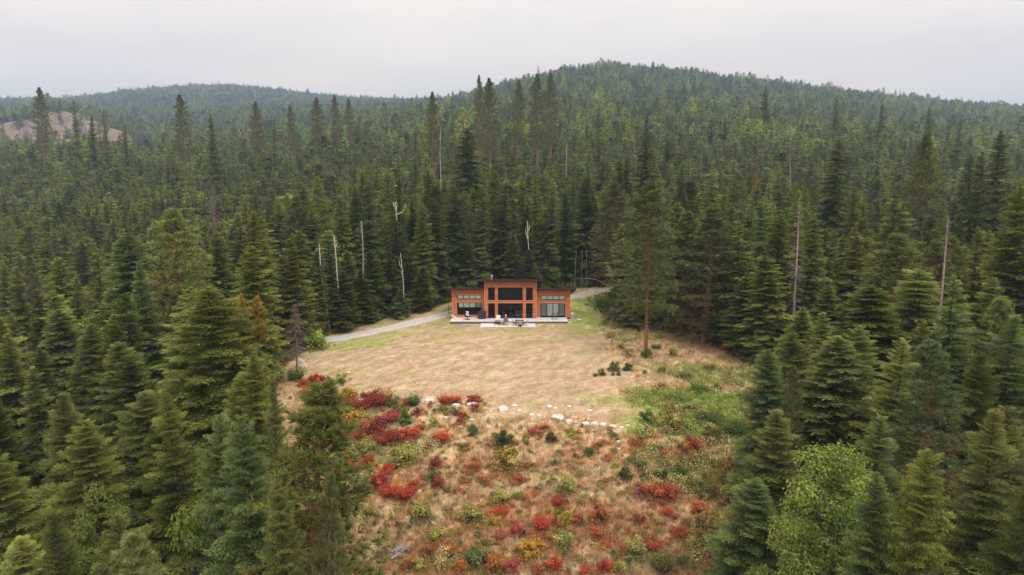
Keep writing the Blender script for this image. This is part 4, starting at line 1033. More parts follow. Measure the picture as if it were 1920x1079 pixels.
dead_at(1328, 636, 1326, 540, 1.8, M['dead'], 'grey dead trunk with bare side limbs at the right forest edge', 21, base=.35, nbr=46, twigs=4, droop=-5)
for i, (a, b, t_) in enumerate([(1079, 547, 523), (1090, 548, 520), (1099, 545, 515)]):
    dead_at(a, b, a, 470, .5, M['dead'], ['leftmost', 'middle', 'rightmost'][i] + ' of three pale trunks beside the road bend behind the house', 30 + i, base=.6, nbr=6, twigs=0, broken=True, thick=.55)
# twin dry tops on the fir left of the lawn
for i, (px, py) in enumerate([(459, 553), (479, 557)]):
    x, y, h = tree_top(px, py, 50.5)
    tr, tn2, tk = conifer(400 + i, h, 1.3, .76, 46, 'hi', 60, 25, .8, 0, .3)
    r_ = empty('fir_tree', (x, y, H(x, y))); c = link('crown', tri_mesh('dry_top', tr, [M['fir']], tn2), r_); c.color = (1.75, 1.12, .85, 1); link('trunk', tri_mesh('dry_trunk', tk, [M['bark']]), r_)
    tag(r_, ['left one', 'right one'][i] + ' of the twin orange brown dry fir tops above the olive firs', 'fir tree', 'firs of the forest')
# arching bare pole and leaning bleached trunk right of the house
x0, y0, z0 = ground_at(1150, 575); mb = MB(); rg = np.random.default_rng(77)
root = empty('fallen_tree', (x0, y0, z0)); tag(root, 'bare arching branch reaching left over the bank behind the house', 'dead tree')
pl = []
for i in range(9):
    t = i / 8; px = 1150 - 68 * t; py = 542 - 22 * math.sin(min(1, t * 1.35) * math.pi / 2) + 3 * t
    d = ray(px, py); k = (y0 - .5) / d[1]; pl.append(Vector((d[0] * k, y0 - .5, CAM_Z + d[2] * k)) - Vector((x0, y0, z0)))
mb.tube([Vector((0.3, 0, -.2))] + pl, [.09] + [.075 - .007 * i for i in range(9)], 6)
mb.build('trunk', M['dead'], root)
tw = []
for i in range(60):
    a = pl[rg.integers(2, 9)]; dd = rg.normal(0, 1, 3); dd[0] -= .8; dd[2] *= .6; tw.append(slivers(np.array([a]), dd[None], rg.uniform(.3, 1.0), .035, rg))
link('branches', tri_mesh('arch_twigs', np.concatenate(tw), [M['dead']]), root)
x, y, h = tree_top(1152, 512, 97); z = H(x, y); root = empty('fallen_tree', (x, y, z)); tag(root, 'leaning bleached dead top with hanging twigs left of the lone pine', 'dead tree')
mb = MB(); mb.tube([(1.4, 0, -.2), (.9, 0, h * .5), (.2, 0, h * .9), (-.9, 0, h + 1.2)], [.10, .09, .07, .03], 7); mb.build('trunk', M['dead'], root)
tw = []
for i in range(150):
    t = rg.random(); c = np.array([.7 - 1.6 * t, rg.normal(0, .1), h * .72 + (h * .28 + 1.2) * t]); dd = np.array([rg.uniform(-1.6, .2), rg.normal(0, .6), rg.uniform(-.5, .2)]); tw.append(slivers(c[None], dd[None], rg.uniform(.4, 1.3), .05, rg))
link('branches', tri_mesh('top_twigs', np.concatenate(tw), [M['dead']]), root)

# ------------------------------------------------------------------ shrubs of the clearing
C = {'R': (.78, .165, .095), 'D': (.52, .14, .085), 'O': (.70, .27, .11), 'Y': (.72, .50, .10), 'L': (.56, .54, .16), 'G': (.22, .29, .085), 'K': (.14, .18, .06), 'T': (.52, .36, .14), 'P': (.68, .20, .13)}
CW = {'R': 'scarlet', 'D': 'dark red', 'O': 'orange', 'Y': 'yellow', 'L': 'yellow green', 'G': 'green', 'K': 'dark green', 'T': 'tan flowered', 'P': 'pinkish red'}
SH = """601 746 26 R;622 744 26 R;650 756 38 Y;630 772 32 D;655 780 28 G;680 770 34 D;697 762 36 D;717 760 34 D;733 763 26 G;761 762 18 O;775 760 26 G;783 776 16 D;748 772 24 G;735 791 30 P
657 802 46 Y;682 812 30 L;663 827 34 D;702 822 42 D;722 834 36 D;740 828 30 D;767 826 36 R;710 803 28 P;688 850 34 L;757 868 44 L;652 860 20 O;690 868 22 R;667 880 24 R;725 880 18 R;645 812 26 G;790 805 14 R;830 828 26 R;801 841 12 R
815 798 18 L;833 756 24 R;852 755 17 R;887 754 22 D;833 772 14 G;853 776 14 G;869 784 14 D;892 770 18 D;887 812 18 G;868 842 14 G;863 795 14 D;818 876 26 P;890 880 24 O;605 714 14 R;638 718 22 L;595 655 44 L;555 712 30 G;590 722 24 R;570 722 16 R;575 745 22 O;590 760 20 O;575 775 20 Y
661 884 26 R;723 890 18 R;711 914 34 R;760 936 30 R;732 930 32 R;777 918 22 R;688 908 26 L;811 900 18 G;821 914 26 D;697 966 26 L;791 976 40 L;886 974 46 L;941 942 32 L;942 966 24 R;944 836 38 K;953 882 52 L;816 1014 34 L;805 1035 26 O;851 1042 30 O;890 1058 46 G;862 1072 30 O;928 1068 42 O;928 983 24 Y
939 1010 22 P;967 1002 26 P;718 1044 18 G;655 1068 34 G;1035 828 22 K;1104 853 20 G;1072 816 12 L;1171 896 26 K;1200 879 18 G;1178 868 10 G;1229 850 24 G;1190 836 20 O;1251 862 26 O;1299 848 36 O;1065 922 36 L;1046 948 22 D;1016 993 32 R;1042 984 18 D;1060 978 26 Y;1083 982 22 P
1125 978 42 O;1120 1006 28 P;1058 1026 38 L;995 1044 46 Y;1041 1070 32 R;1132 1070 30 R;1100 1076 20 R;1195 1040 42 L;1227 1032 26 R;1171 1036 24 O;1199 978 22 D;1202 932 32 P;1230 936 36 O;1258 936 34 P;1251 966 18 R;1237 903 30 K;1272 896 38 G;1293 914 40 L;1325 926 34 G;1276 1006 26 P
1329 1014 52 T;1304 1034 36 L;1368 912 46 T;1374 950 44 T;1387 1064 30 T;1241 1070 40 G;1280 1058 20 G;1265 760 24 G;1258 778 40 L;1293 776 30 L;1325 794 38 G;1265 806 46 L;1374 814 40 G;1332 824 36 G;1213 792 28 G;1311 740 30 G;1343 736 20 G;1385 751 18 G;1413 759 16 G
1128 704 16 G;1150 695 22 G;1176 695 18 K;1160 704 9 K;1149 704 8 K;1208 701 10 G;1211 671 22 G;1137 585 44 K;1455 672 30 L;1364 658 22 O;1116 706 9 G;960 1075 30 P;1010 1074 26 O;1160 1074 28 L;1340 1060 34 O;790 1070 30 L;760 1068 26 O;1310 962 26 O;1345 978 28 L;855 925 12 D;975 905 14 R;990 878 16 O;1000 815 14 P;1015 806 10 R
1240 700 16 G;1285 710 20 G;1330 695 20 G;1230 655 16 G;1262 668 18 L;1180 668 18 L;1165 655 14 L;1240 730 14 G;1375 700 18 L;1395 780 24 G;1405 835 26 G;1150 820 12 G;1120 838 10 O;1300 870 22 O;1345 880 24 L;1215 815 16 O;1140 862 14 O;908 905 14 O;870 900 12 P;985 940 14 P;1090 890 10 L;1135 905 12 O;1010 1010 20 P"""
def sh_area(px, py):
    if py < 690: return 'at the left end of the driveway' if px < 700 else ('at the foot of the lone pine' if abs(px - 1211) < 60 and py > 640 else 'on the grassy bank right of the house')
    if py < 725 and px > 1000: return 'on the dry grass below the lone pine' if px < 1225 else 'in the tall grass on the right'
    if py < 800 and px < 790: return 'at the left end of the boulder line' if px < 670 else 'just below the left corner of the lawn'
    if py < 800 and px < 1000: return 'along the boulder line at the lawn edge'
    if px > 1190 and py < 830: return 'in the near left part of the green weeds' if px < 1290 and py > 770 else 'in the far left part of the green weeds' if px < 1290 else 'in the right half of the green weeds'
    if px < 790 and py < 845: return 'in the red thicket below the lawn corner'
    if px < 790 and py < 930: return 'beside the bushy pine on the left slope'
    if px < 860 and py < 930: return 'on the open slope left of the yellow bushes'
    if px < 860: return 'around the pile of bleached twigs'
    if px < 1010 and py < 900: return 'around the big yellow green bushes mid slope'
    if px < 1010 and py < 1000: return 'below the big yellow green bushes'
    if px < 1010: return 'at the bottom left of centre'
    if py < 880 and px < 1190: return 'on the dry slope below the row of white boulders'
    if py < 880: return 'below the green weeds on the right'
    if px < 1190 and py < 960: return 'on the dry slope in the centre'
    if px < 1190 and py < 1020: return 'in the orange patch at lower centre'
    if px < 1190: return 'at the bottom of the photo, centre'
    if py < 960 and px < 1290: return 'in the orange patch on the right slope'
    if py < 960: return 'against the dark firs on the right slope'
    return 'at the bottom right of centre'
nsh = 0; rs = random.Random(3)
for tok in SH.replace('\n', ';').split(';'):
    px, py, w, c = tok.split(); px, py, w = float(px), float(py), float(w)
    x, y, z = ground_at(px, py)
    r = w / F * y / cp * .5 * 1.3
    big = r > .75
    kk = K['shrub'][rs.randrange(4)] if (c not in 'RDPG' or rs.random() < .55) else K['shrub'][4 + rs.randrange(2)]
    hh = r * 2 * rs.uniform(.62, .85) * (1.5 if c == 'T' else 1)
    t = tuple(v * rs.uniform(.85, 1.15) for v in C[c])
    o = grow('shrub', kk, x, y, hh, r, t, sink=.02); tag(o, None, 'shrub', 'shrubs of the clearing')
    sz = 'large ' if r > 1.0 else 'small ' if r < .45 else ''
    sw = sz + CW[c] + ' shrub'
    pending.append((o, sw, '', sh_area(px, py), px)); nsh += 1
for (px, py, w, h_, lb) in [(759, 796, 27, 34, 'small round green fir sapling in the red thicket below the lawn corner'), (1460, 700, 30, 40, 'young fir at the right edge of the clearing beside the rocks')]:
    x, y, z = ground_at(px, py); o = grow('fir_sapling', K['fir_mid'][0], x, y, h_ / F * y * 1.0, w / F * y * .55, (1.3, 1.6, 1.4)); tag(o, lb, 'fir sapling')

# ------------------------------------------------------------------ boulders
def boulder_mesh(seed):
    import bmesh
    bm = bmesh.new(); bmesh.ops.create_icosphere(bm, subdivisions=3, radius=1); rg = np.random.default_rng(seed)
    planes = [(rg.normal(0, 1, 3), rg.uniform(.55, .9)) for _ in range(9)]
    planes = [(n / np.linalg.norm(n), d) for n, d in planes]
    for v in bm.verts:
        p = np.array(v.co)
        for n, d in planes:
            s = p @ n
            if s > d: p = p - n * (s - d) * .9
        p = p * (1 + .03 * math.sin(p[0] * 9 + seed) * math.sin(p[1] * 8) + .02 * math.sin(p[2] * 17))
        v.co = p
    me = bpy.data.meshes.new('boulder'); bm.to_mesh(me); bm.free(); me.materials.append(M['rock']); me.polygons.foreach_set('use_smooth', [i % 1 == 0 for i in range(len(me.polygons))]); return me
BM = [boulder_mesh(i) for i in range(6)]
RK = """605 729 22 12;617 765 26 11;676 756 17 9;603 779 9 5;804 757 22 11;855 765 18 8;884 763 21 9;838 787 16 6;885 790 11 5;860 797 8 6;863 804 12 6;858 834 8 8;861 821 6 4;943 773 22 13;966 763 12 5;973 773 12 7;997 782 12 8
1011 784 11 7;1045 790 25 16;1067 796 15 11;1079 795 10 6;1097 799 18 9;1114 801 17 12;1132 802 18 9;1149 803 15 7;1030 765 13 6;1042 767 9 4;1067 764 10 4;1105 772 12 4;1160 832 9 6;1160 845 8 7;1165 804 10 4;1125 866 8 4
747 597 20 14;1393 673 18 9;1402 686 9 5;1430 716 13 8;1440 722 10 6;1292 631 10 5;1296 644 6 4;1156 611 9 7;1416 708 8 4;1085 601 9 4;700 1048 8 4;1178 800 8 4;822 760 12 5;910 768 10 5;920 774 9 4;652 700 8 4;1068 606 7 4"""
BL = [W(*map(float, t.split()[:2])) for t in RK.replace('\n', ';').split(';')]
for i, t in enumerate(RK.replace('\n', ';').split(';')):
    px, py, w, h = map(float, t.split()); x, y, z = ground_at(px, py)
    o = link('boulder', BM[i % 6]); rw = w / F * y / cp * .54; rh = h / F * y / cp * .62
    o.location = (x, y + rw * .5, H(x, y + rw * .5) + rh * .25); o.scale = (rw, rw * .8, rh); o.rotation_euler = (0, 0, rs.uniform(-.4, .4) + (math.pi if i % 2 else 0))
    tag(o, None, 'boulder', 'pale boulders of the clearing')
    sz = 'large ' if rw > .45 else 'small ' if rw < .22 else ''
    if py < 640: ar = 'beside the driveway left of the house' if px < 900 else ('near the right corner of the house' if px < 1200 else 'at the right forest edge')
    elif px > 1380: ar = 'at the right edge of the clearing'
    elif py < 770 and px < 700: ar = 'among red shrubs left of the lawn'
    elif py < 775 and px > 1020: ar = 'sunk in the lawn above the boulder row'
    elif py < 800 and px < 700: ar = 'among red shrubs left of the lawn'
    elif py < 770 and px < 930: ar = 'beside scarlet shrubs on the lawn edge'
    elif px < 930: ar = 'on the slope below the scarlet shrubs'
    elif py < 806 and px < 1030: ar = 'in the middle of the lawn edge'
    elif py < 806 and px < 1090: ar = 'by the biggest boulder of the lawn edge'
    elif py < 806: ar = 'in the right-hand row on the lawn edge'
    else: ar = 'on the dry slope below the right-hand row'
    pending.append((o, f'{sz}pale boulder', '', ar, px))

# pile of bleached twigs
x, y, z = ground_at(752, 1036); rg = np.random.default_rng(4); root = empty('brush_pile', (x, y, z)); tag(root, 'low pile of bleached twigs on the slope right of the bushy pine', 'brush pile')
mb = MB()
for i in range(150):
    a = rg.uniform(0, 6.28); r = rg.uniform(0, .65) ; c = Vector((math.cos(a) * r, math.sin(a) * r, rg.uniform(.05, .38) * (1 - r))); dd = Vector((rg.normal(0, 1), rg.normal(0, 1), rg.normal(0, .22))).normalized() * rg.uniform(.25, .6)
    mb.tube([c - dd, c + Vector((0, 0, .04)), c + dd], [.018, .014, .006], 3)
mb.build('twigs', M['twig'], root)['kind'] = 'stuff'

# ------------------------------------------------------------------ grass and weeds: stuff
def grass_mesh(seed, n, h, spread, w, lean=.5):
    rg = np.random.default_rng(seed); a = rg.uniform(0, 6.28, n); r = spread * np.sqrt(rg.random(n)); P = np.stack([np.cos(a) * r, np.sin(a) * r, np.full(n, -.02)], 1)
    b = rg.uniform(0, 6.28, n); D = np.stack([np.cos(b) * lean * rg.random(n), np.sin(b) * lean * rg.random(n), np.ones(n)], 1)
    return tri_mesh('grass', slivers(P, D, h * rg.uniform(.5, 1.1, n), w, rg), [M['cover_i']], np.clip(rg.normal(.5, .25, n), 0, 1))
def weed_mesh(seed, n, s):
    rg = np.random.default_rng(seed); q = rg.normal(0, 1, (n, 3)); q /= np.linalg.norm(q, axis=1)[:, None]; P = q * rg.uniform(.3, 1, n)[:, None] * np.array([.5, .5, .32]) + (0, 0, .25)
    t = np.clip(rg.normal(.5, .25, n), 0, 1); return tri_mesh('weed', leaves(rg, P, q + (0, 0, .8), s), [M['cover_i']], np.concatenate([t, t]))
gsrc = [grass_mesh(1, 22, .42, .20, .020), grass_mesh(2, 26, .34, .26, .022, .9), grass_mesh(3, 18, .60, .16, .022, .35), weed_mesh(4, 90, .05), grass_mesh(5, 30, .12, .3, .016, 1.2)]
rgg = np.random.default_rng(21)
def near_things(x, y): return (np.abs(x + .2) < 9.6) & (y > 94.9) & (y < 109.5)
n = 64000; yy = 37 + (122 - 37) * rgg.random(n) ** 1.7; xx = rgg.uniform(-1, 1, n) * (6 + yy * .42)
c_, op, br, lw, gq = zone(xx, yy)
dp = np.min(np.hypot(xx[:, None] - path[None, ::3, 0], yy[:, None] - path[None, ::3, 1]), 1)
keep = (op > .35) & (rgg.random(n) > lw * .86) & (dp > 2.0) & ~near_things(xx, yy)
xx, yy, c_, gq, lw = xx[keep], yy[keep], c_[keep], gq[keep], lw[keep]; n = len(xx)
zz = Hf(xx, yy); pick = np.where(gq > .35, rgg.choice([0, 2, 2, 0, 3], n), rgg.choice([0, 1, 1, 2], n)); pick = np.where(lw > .5, 4, pick)
sz = rgg.uniform(.6, 1.3, n) * np.where(gq > .35, 1.2, 1)
tint = c_ * rgg.uniform(.9, 1.75, (n, 1)) * np.where(rgg.random((n, 1)) < .07, np.array([[1.05, .72, .6]]), np.array([[1.1, 1.08, 1.05]]))
tint = np.where((lw > .5)[:, None] & (rgg.random((n, 1)) < .3), np.array([[.30, .36, .10]]) * rgg.uniform(.7, 1.2, (n, 1)), tint)
scatter('grass', gsrc, np.stack([xx, yy, zz], 1), np.stack([sz, sz, sz], 1), np.stack([np.zeros(n), np.zeros(n), rgg.uniform(0, 6.28, n)], 1), pick, np.clip(tint, 0, .9))
# low brush in drifts round the shrubs
bp_, bs_, bt_, bi_ = [], [], [], []
for tok in SH.replace('\n', ';').split(';'):
    px, py, w, c = tok.split(); px, py, w = float(px), float(py), float(w)
    if py < 708 and px > 900: continue
    gx, gy, gz = ground_at(px, py); rr_ = w / F * gy * .5
    for k in range(rs.randrange(4, 10)):
        a = rs.uniform(0, 6.28); d_ = rr_ * rs.uniform(.8, 3.0); x = gx + math.cos(a) * d_; y = gy + math.sin(a) * d_ * .8
        cc = C[c] if rs.random() < .5 else C[rs.choice('OGLOLKTYGL')]
        s_ = rs.uniform(.25, .75); bp_.append((x, y, H(x, y))); bs_.append((s_, s_, s_ * rs.uniform(.5, .9))); bt_.append([v * rs.uniform(.6, 1.1) for v in cc]); bi_.append(rs.randrange(3))
for k in range(1900):
    px, py = rs.uniform(600, 1420), rs.uniform(800, 1078); gx, gy, gz = ground_at(px, py)
    if snoise(np.array([gx]), np.array([gy]), 5, 71)[0] < rs.uniform(-.7, .6): continue
    cc = C[rs.choice('LLGOGTYLYGLTG')]; s_ = rs.uniform(.2, .7); bp_.append((gx, gy, gz)); bs_.append((s_, s_, s_ * rs.uniform(.4, .9))); bt_.append([v * rs.uniform(.55, 1.0) for v in cc]); bi_.append(rs.randrange(3))
bsrc2 = [tri_mesh('low_brush', shrubby(501, 6, 200, .07)[0], [M['cover_i']], shrubby(501, 6, 200, .07)[1]), tri_mesh('low_brush', shrubby(502, 5, 170, .07)[0], [M['cover_i']], shrubby(502, 5, 170, .07)[1]), tri_mesh('low_brush', wispy(503, 90)[0], [M['cover_i']], wispy(503, 90)[1])]
scatter('low_brush', bsrc2, bp_, bs_, [(0, 0, rs.uniform(0, 6.28)) for _ in bp_], bi_, np.array(bt_))
# undergrowth along the forest edge, up the bank and under the near trees
n = 30000; yy = 26 + 110 * rgg.random(n) ** .9; xx = rgg.uniform(-1, 1, n) * (10 + yy * .8)
dd = inside_dist(xx, yy); dp = np.min(np.hypot(xx[:, None] - path[None, ::3, 0], yy[:, None] - path[None, ::3, 1]), 1)
keep = (dd < .6) & (dp > 2.3) & ((dd > -4.5) | (rgg.random(n) < .22)) & ((yy > 46) | (np.abs(xx) > .42 * yy))
xx, yy = xx[keep], yy[keep]; n = len(xx); zz = Hf(xx, yy); usrc = [weed_mesh(11, 130, .05), weed_mesh(12, 110, .06), weed_mesh(13, 150, .045)]
sz = rgg.uniform(.8, 2.4, n); pal = np.array([(.12, .165, .045), (.085, .12, .035), (.21, .22, .06), (.34, .27, .075), (.06, .085, .03)])[rgg.choice(5, n, p=[.34, .26, .16, .06, .18])]
scatter('undergrowth', usrc, np.stack([xx, yy, zz], 1), np.stack([sz, sz, sz * rgg.uniform(.7, 1.3, n)], 1), np.stack([np.zeros(n), np.zeros(n), rgg.uniform(0, 6.28, n)], 1), rgg.integers(0, 3, n), pal * rgg.uniform(.75, 1.3, (n, 1)))
# ------------------------------------------------------------------ the house
YC, YW, YD = 98.5, 99.15, 96.3           # front of the middle block, of the wings, of the terrace
DZ = .36
house = empty('house', (0, YC, DZ)); HB = (0, YC, DZ)
tag(house, 'modern cedar-clad house with three dark sloping roofs and large windows', 'house')
def hx(px, Y): return on_plane(px, 570, Y)[0]
def hz(py, Y): return on_plane(960, py, Y)[1] - DZ
def rel(mb, parent, name, mats, **k):
    """shapes are laid out in world x, y and height over the terrace; store them relative to the house"""
    mb.v = [(v[0] - HB[0], v[1] - HB[1], v[2]) for v in mb.v]
    return mb.build(name, mats, parent, **k)
blocks = [('left', 848, 908.6, 542.6, YW), ('centre', 908.6, 1005.6, 527.6, YC), ('right', 1005.6, 1068.8, 543.6, YW)]
openings = {'left': [(857.3, 903, 553.2, 561.6), (857.3, 903, 567.3, 590.4)],
            'centre': [(915.2, 928, 539, 563.2), (933.6, 980.2, 539, 563.2), (986.2, 999, 539, 563.2), (915.2, 928, 568.7, 596.4), (933.6, 980.2, 568.7, 599.4), (986.2, 999, 568.7, 596.4)],
            'right': [(1013.5, 1059.8, 554.3, 562.9), (1013.5, 1059.8, 568.9, 598.9)]}
YB = 107.4; SL = -.23
rb = random.Random(8)
def boards(mb, tones, x0, x1, z0, z1, Y):
    z = z0; k = int(round(z0 / .17)); 
    while z < z1 - .01:
        k += 1; ze = min(k * .17, z1)
        if ze - z < .01: z = ze + 1e-4; continue
        rnd = random.Random(k * 31 + int(Y * 10)); j = .012 * rnd.random()
        # lapped board: thin at its top, thick at its foot
        mb.hexa([(x0, Y - .035 - j, z), (x1, Y - .035 - j, z), (x1, Y + .02, z), (x0, Y + .02, z), (x0, Y - .012, ze), (x1, Y - .012, ze), (x1, Y + .02, ze), (x0, Y + .02, ze)])
        tones += [rnd.uniform(-.25, .3)] * 6; z = ze
for nm_, a, b, top, Y in blocks:
    x0, x1, zt = hx(a, Y), hx(b, Y), hz(top, Y)
    ops = [(hx(p, Y), hx(q, Y), max(0.02, hz(s, Y)), hz(r_, Y)) for p, q, r_, s in openings[nm_]]
    xs_ = sorted({x0, x1, *[o[0] for o in ops], *[o[1] for o in ops]}); zs_ = sorted({0, zt, *[o[2] for o in ops], *[o[3] for o in ops]})
    wall = MB(); cl = MB(); tones = []
    for i in range(len(xs_) - 1):
        for j in range(len(zs_) - 1):
            cx, cz = (xs_[i] + xs_[i + 1]) / 2, (zs_[j] + zs_[j + 1]) / 2
            if any(o[0] < cx < o[1] and o[2] < cz < o[3] for o in ops): continue
            wall.box(xs_[i], xs_[i + 1], Y + .022, Y + .2, zs_[j], zs_[j + 1]); boards(cl, tones, xs_[i], xs_[i + 1], zs_[j], zs_[j + 1], Y)
    side = YB - Y
    # side and back walls, floor, ceiling
    zb = zt + SL * side
    for xa, xb_ in ((x0, x0 + .15), (x1 - .15, x1)):
        wall.hexa([(xa, Y + .202, 0), (xb_, Y + .202, 0), (xb_, YB, 0), (xa, YB, 0), (xa, Y + .202, zt), (xb_, Y + .202, zt), (xb_, YB, zb), (xa, YB, zb)])
    wall.box(x0 + .152, x1 - .152, YB - .15, YB, 0, zb)
    wl_ = rel(wall, house, 'wall', M['trim'])
    c_o = rel(cl, wl_, 'cladding', M['cedar']); c_o['kind'] = 'stuff'
    at_ = c_o.data.attributes.new('tone', 'FLOAT', 'FACE'); at_.data.foreach_set('value', np.array(tones, np.float32))
    # dark room behind the glass
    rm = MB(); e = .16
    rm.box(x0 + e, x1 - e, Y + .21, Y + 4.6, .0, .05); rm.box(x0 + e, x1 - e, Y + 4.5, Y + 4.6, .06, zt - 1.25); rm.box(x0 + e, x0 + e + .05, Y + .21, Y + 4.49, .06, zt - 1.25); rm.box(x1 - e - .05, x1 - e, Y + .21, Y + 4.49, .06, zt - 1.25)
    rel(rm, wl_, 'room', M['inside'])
    # corner boards
    tb = MB()
    for xa in (x0 - .03, x1 - .05): tb.box(xa, xa + .08, Y - .06, Y + .01, 0, zt - .05)
    rel(tb, wl_, 'corner_board', M['trim'])
    # windows
    for (p, q, s, t_) in ops:
        wide = (q - p) > 2.5; low = s < 1.2; isdoor = s < .35
        if nm_ == 'centre': npan = 1 if (not wide or not low) else 2
        else: npan = 4
        if nm_ == 'centre' and wide and not low: npan = 3
        fr_ = MB(); fw = .07
        fr_.box(p, q, Y - .05, Y + .10, s, s + fw); fr_.box(p, q, Y - .05, Y + .10, t_ - fw, t_)
        fr_.box(p, p + fw, Y - .05, Y + .10, s + fw, t_ - fw); fr_.box(q - fw, q, Y - .05, Y + .10, s + fw, t_ - fw)
        win = rel(fr_, house, 'sliding_door' if isdoor else 'window', M['black'])
        if nm_ == 'centre' and not wide and low and p < 0: win.name = 'door'
        for k in range(npan):
            a0 = p + fw + (q - p - 2 * fw) * k / npan; a1 = p + fw + (q - p - 2 * fw) * (k + 1) / npan
            pn = MB(); pn.box(a0 + .002, a1 - .002, Y + .03, Y + .042, s + fw + .002, t_ - fw - .002); rel(pn, win, 'pane', M['glass'])
            if k and not (nm_ == 'centre' and not low): 
                ml = MB(); ml.box(a0 - .045, a0 + .045, Y - .045, Y + .09, s + fw, t_ - fw); rel(ml, win, 'mullion', M['black'])
            if nm_ != 'centre':
                full = (nm_ == 'right') or not low
                bl = MB(); zb_ = s + fw + .02 if full else t_ - (t_ - s) * .40
                if full and low: zb_ += .12
                mt = M['blind']
                if low and ((nm_ == 'right' and k in (0, 3)) or (nm_ == 'left' and k == 3)): mt = M['screen']
                bl.box(a0 + (.05 if k else .18 if low and nm_ == 'left' else .05), a1 - .05, Y + .02 if mt == M['screen'] and False else Y + .055, Y + .07, zb_, t_ - fw - .03)
                # the blind hangs just inside the pane
                rel(bl, win, 'blind', mt)
        # trim boards round the opening
        tr_ = MB(); tr_.box(p - .04, q + .04, Y - .062, Y - .04, t_ + .0, t_ + .10); rel(tr_, win, 'trim', M['trim'])
# furniture seen in the big room
def furn(mb, name, mat, label, cat): 
    o = mb.build(name, mat, None, (0, YC, DZ)); return tag(o, label, cat)
mb = MB(); X = hx(975, YC); mb.box(X - .65, X + .35, 1.2, 1.9, .06, .42); mb.box(X - .65, X + .35, 1.75, 1.98, .43, .8); mb.box(X - .6, X + .3, 1.22, 1.7, .43, .55)
furn(mb, 'armchair', M['cloth_grey'], 'grey armchair inside behind the big glass door', 'armchair')
mb = MB(); X = hx(944, YC); mb.lathe([(.28, .06), (.3, .1), (.05, .15), (.05, .6), (.45, .66), (.45, .72)], (X, 1.4, 0)); furn(mb, 'side_table', M['cloth_grey'], 'small round table inside the left part of the glass door', 'table')
# roofs: thin slabs falling to the back, rafter tails below
for nm_, a, b, y0_, py, left_o, right_o in (('left', 837.0, 908.2, YW - .95, 540.2, 0, 0), ('centre', 897.4, 1016.8, YC - .95, 524.6, 0, 0), ('right', 1006.2, 1079.0, YW - .95, 541.0, 0, 0)):
    x0, x1 = hx(a, y0_), hx(b, y0_); zt = hz(py, y0_); th = .17; y1_ = YB + .7; dz_ = SL * (y1_ - y0_)
    rfm = MB(); rfm.hexa([(x0, y0_, zt - th), (x1, y0_, zt - th), (x1, y1_, zt - th + dz_), (x0, y1_, zt - th + dz_), (x0, y0_, zt), (x1, y0_, zt), (x1, y1_, zt + dz_), (x0, y1_, zt + dz_)])
    ro = rel(rfm, house, 'roof', M['roof'])
    fc = MB(); fc.box(x0 - .03, x1 + .03, y0_ - .035, y0_ - .003, zt - th - .02, zt + .03); rel(fc, ro, 'fascia', M['roof'])
    rt = MB(); n = int((x1 - x0) / .6)
    for k in range(n + 1):
        xx_ = x0 + .05 + (x1 - x0 - .18) * k / n
        z0_ = zt - th - .003; L_ = 1.0 if nm_ == 'centre' else 1.0
        rt.hexa([(xx_, y0_ + .03, z0_ - .16), (xx_ + .08, y0_ + .03, z0_ - .16), (xx_ + .08, y0_ + L_, z0_ - .2 + SL * L_), (xx_, y0_ + L_, z0_ - .2 + SL * L_), (xx_, y0_ + .03, z0_), (xx_ + .08, y0_ + .03, z0_), (xx_ + .08, y0_ + L_, z0_ + SL * L_), (xx_, y0_ + L_, z0_ + SL * L_)])
    r_o = rel(rt, ro, 'rafters', M['soffit']); r_o['kind'] = 'stuff'
    # barge boards at the free ends
    for xe in ([x0 - .06] if nm_ == 'left' else [x1 + .01] if nm_ == 'right' else [x0 - .06, x1 + .01]):
        bb = MB(); h_ = .30; bb.hexa([(xe, y0_, zt - h_), (xe + .05, y0_, zt - h_), (xe + .05, y1_, zt - h_ + dz_), (xe, y1_, zt - h_ + dz_), (xe, y0_, zt + .02), (xe + .05, y0_, zt + .02), (xe + .05, y1_, zt + .02 + dz_), (xe, y1_, zt + .02 + dz_)])
        rel(bb, ro, 'barge_board', M['roof'])
# flue
X = hx(922, 101); Z = hz(525, 101); mb = MB(); mb.lathe([(.10, -.9), (.10, .35), (.16, .36), (.17, .62), (.05, .66)], (X, 101.4, Z)); rel(mb, house, 'chimney', simple('galvanised_flue', (.62, .63, .64), .35, .6))
# terrace, step and lower slab
T0, T1 = hx(844.4, YD), hx(1064.8, YD); mb = MB(); mb.box(T0, T1, YD, YC + 9.2, -.3, DZ - .06); st = mb.build('terrace_base', M['stone']); st['kind'] = 'structure'
SX0, SX1 = hx(948, YD), hx(991, YD)
mb = MB(); mb.box(T0 - .05, T1 + .05, YD - .06, YC + 9.3, DZ - .058, DZ); st = mb.build('terrace', M['concrete']); st['kind'] = 'structure'
mb = MB(); mb.box(SX0, SX1, YD - .50, YD - .062, -.2, .17); st = mb.build('step', M['concrete']); st['kind'] = 'structure'
mb = MB(); a0, a1 = hx(900.8, 95), hx(1004, 95); mb.hexa([(a0, 93.9, -.25), (a1, 93.9, -.25), (a1, YD - .004, -.25), (a0, YD - .004, -.25), (a0, 93.9, .05), (a1, 93.9, .05), (a1, YD - .004, .05), (a0, YD - .004, .05)]); st = mb.build('patio', M['concrete']); st['kind'] = 'structure'

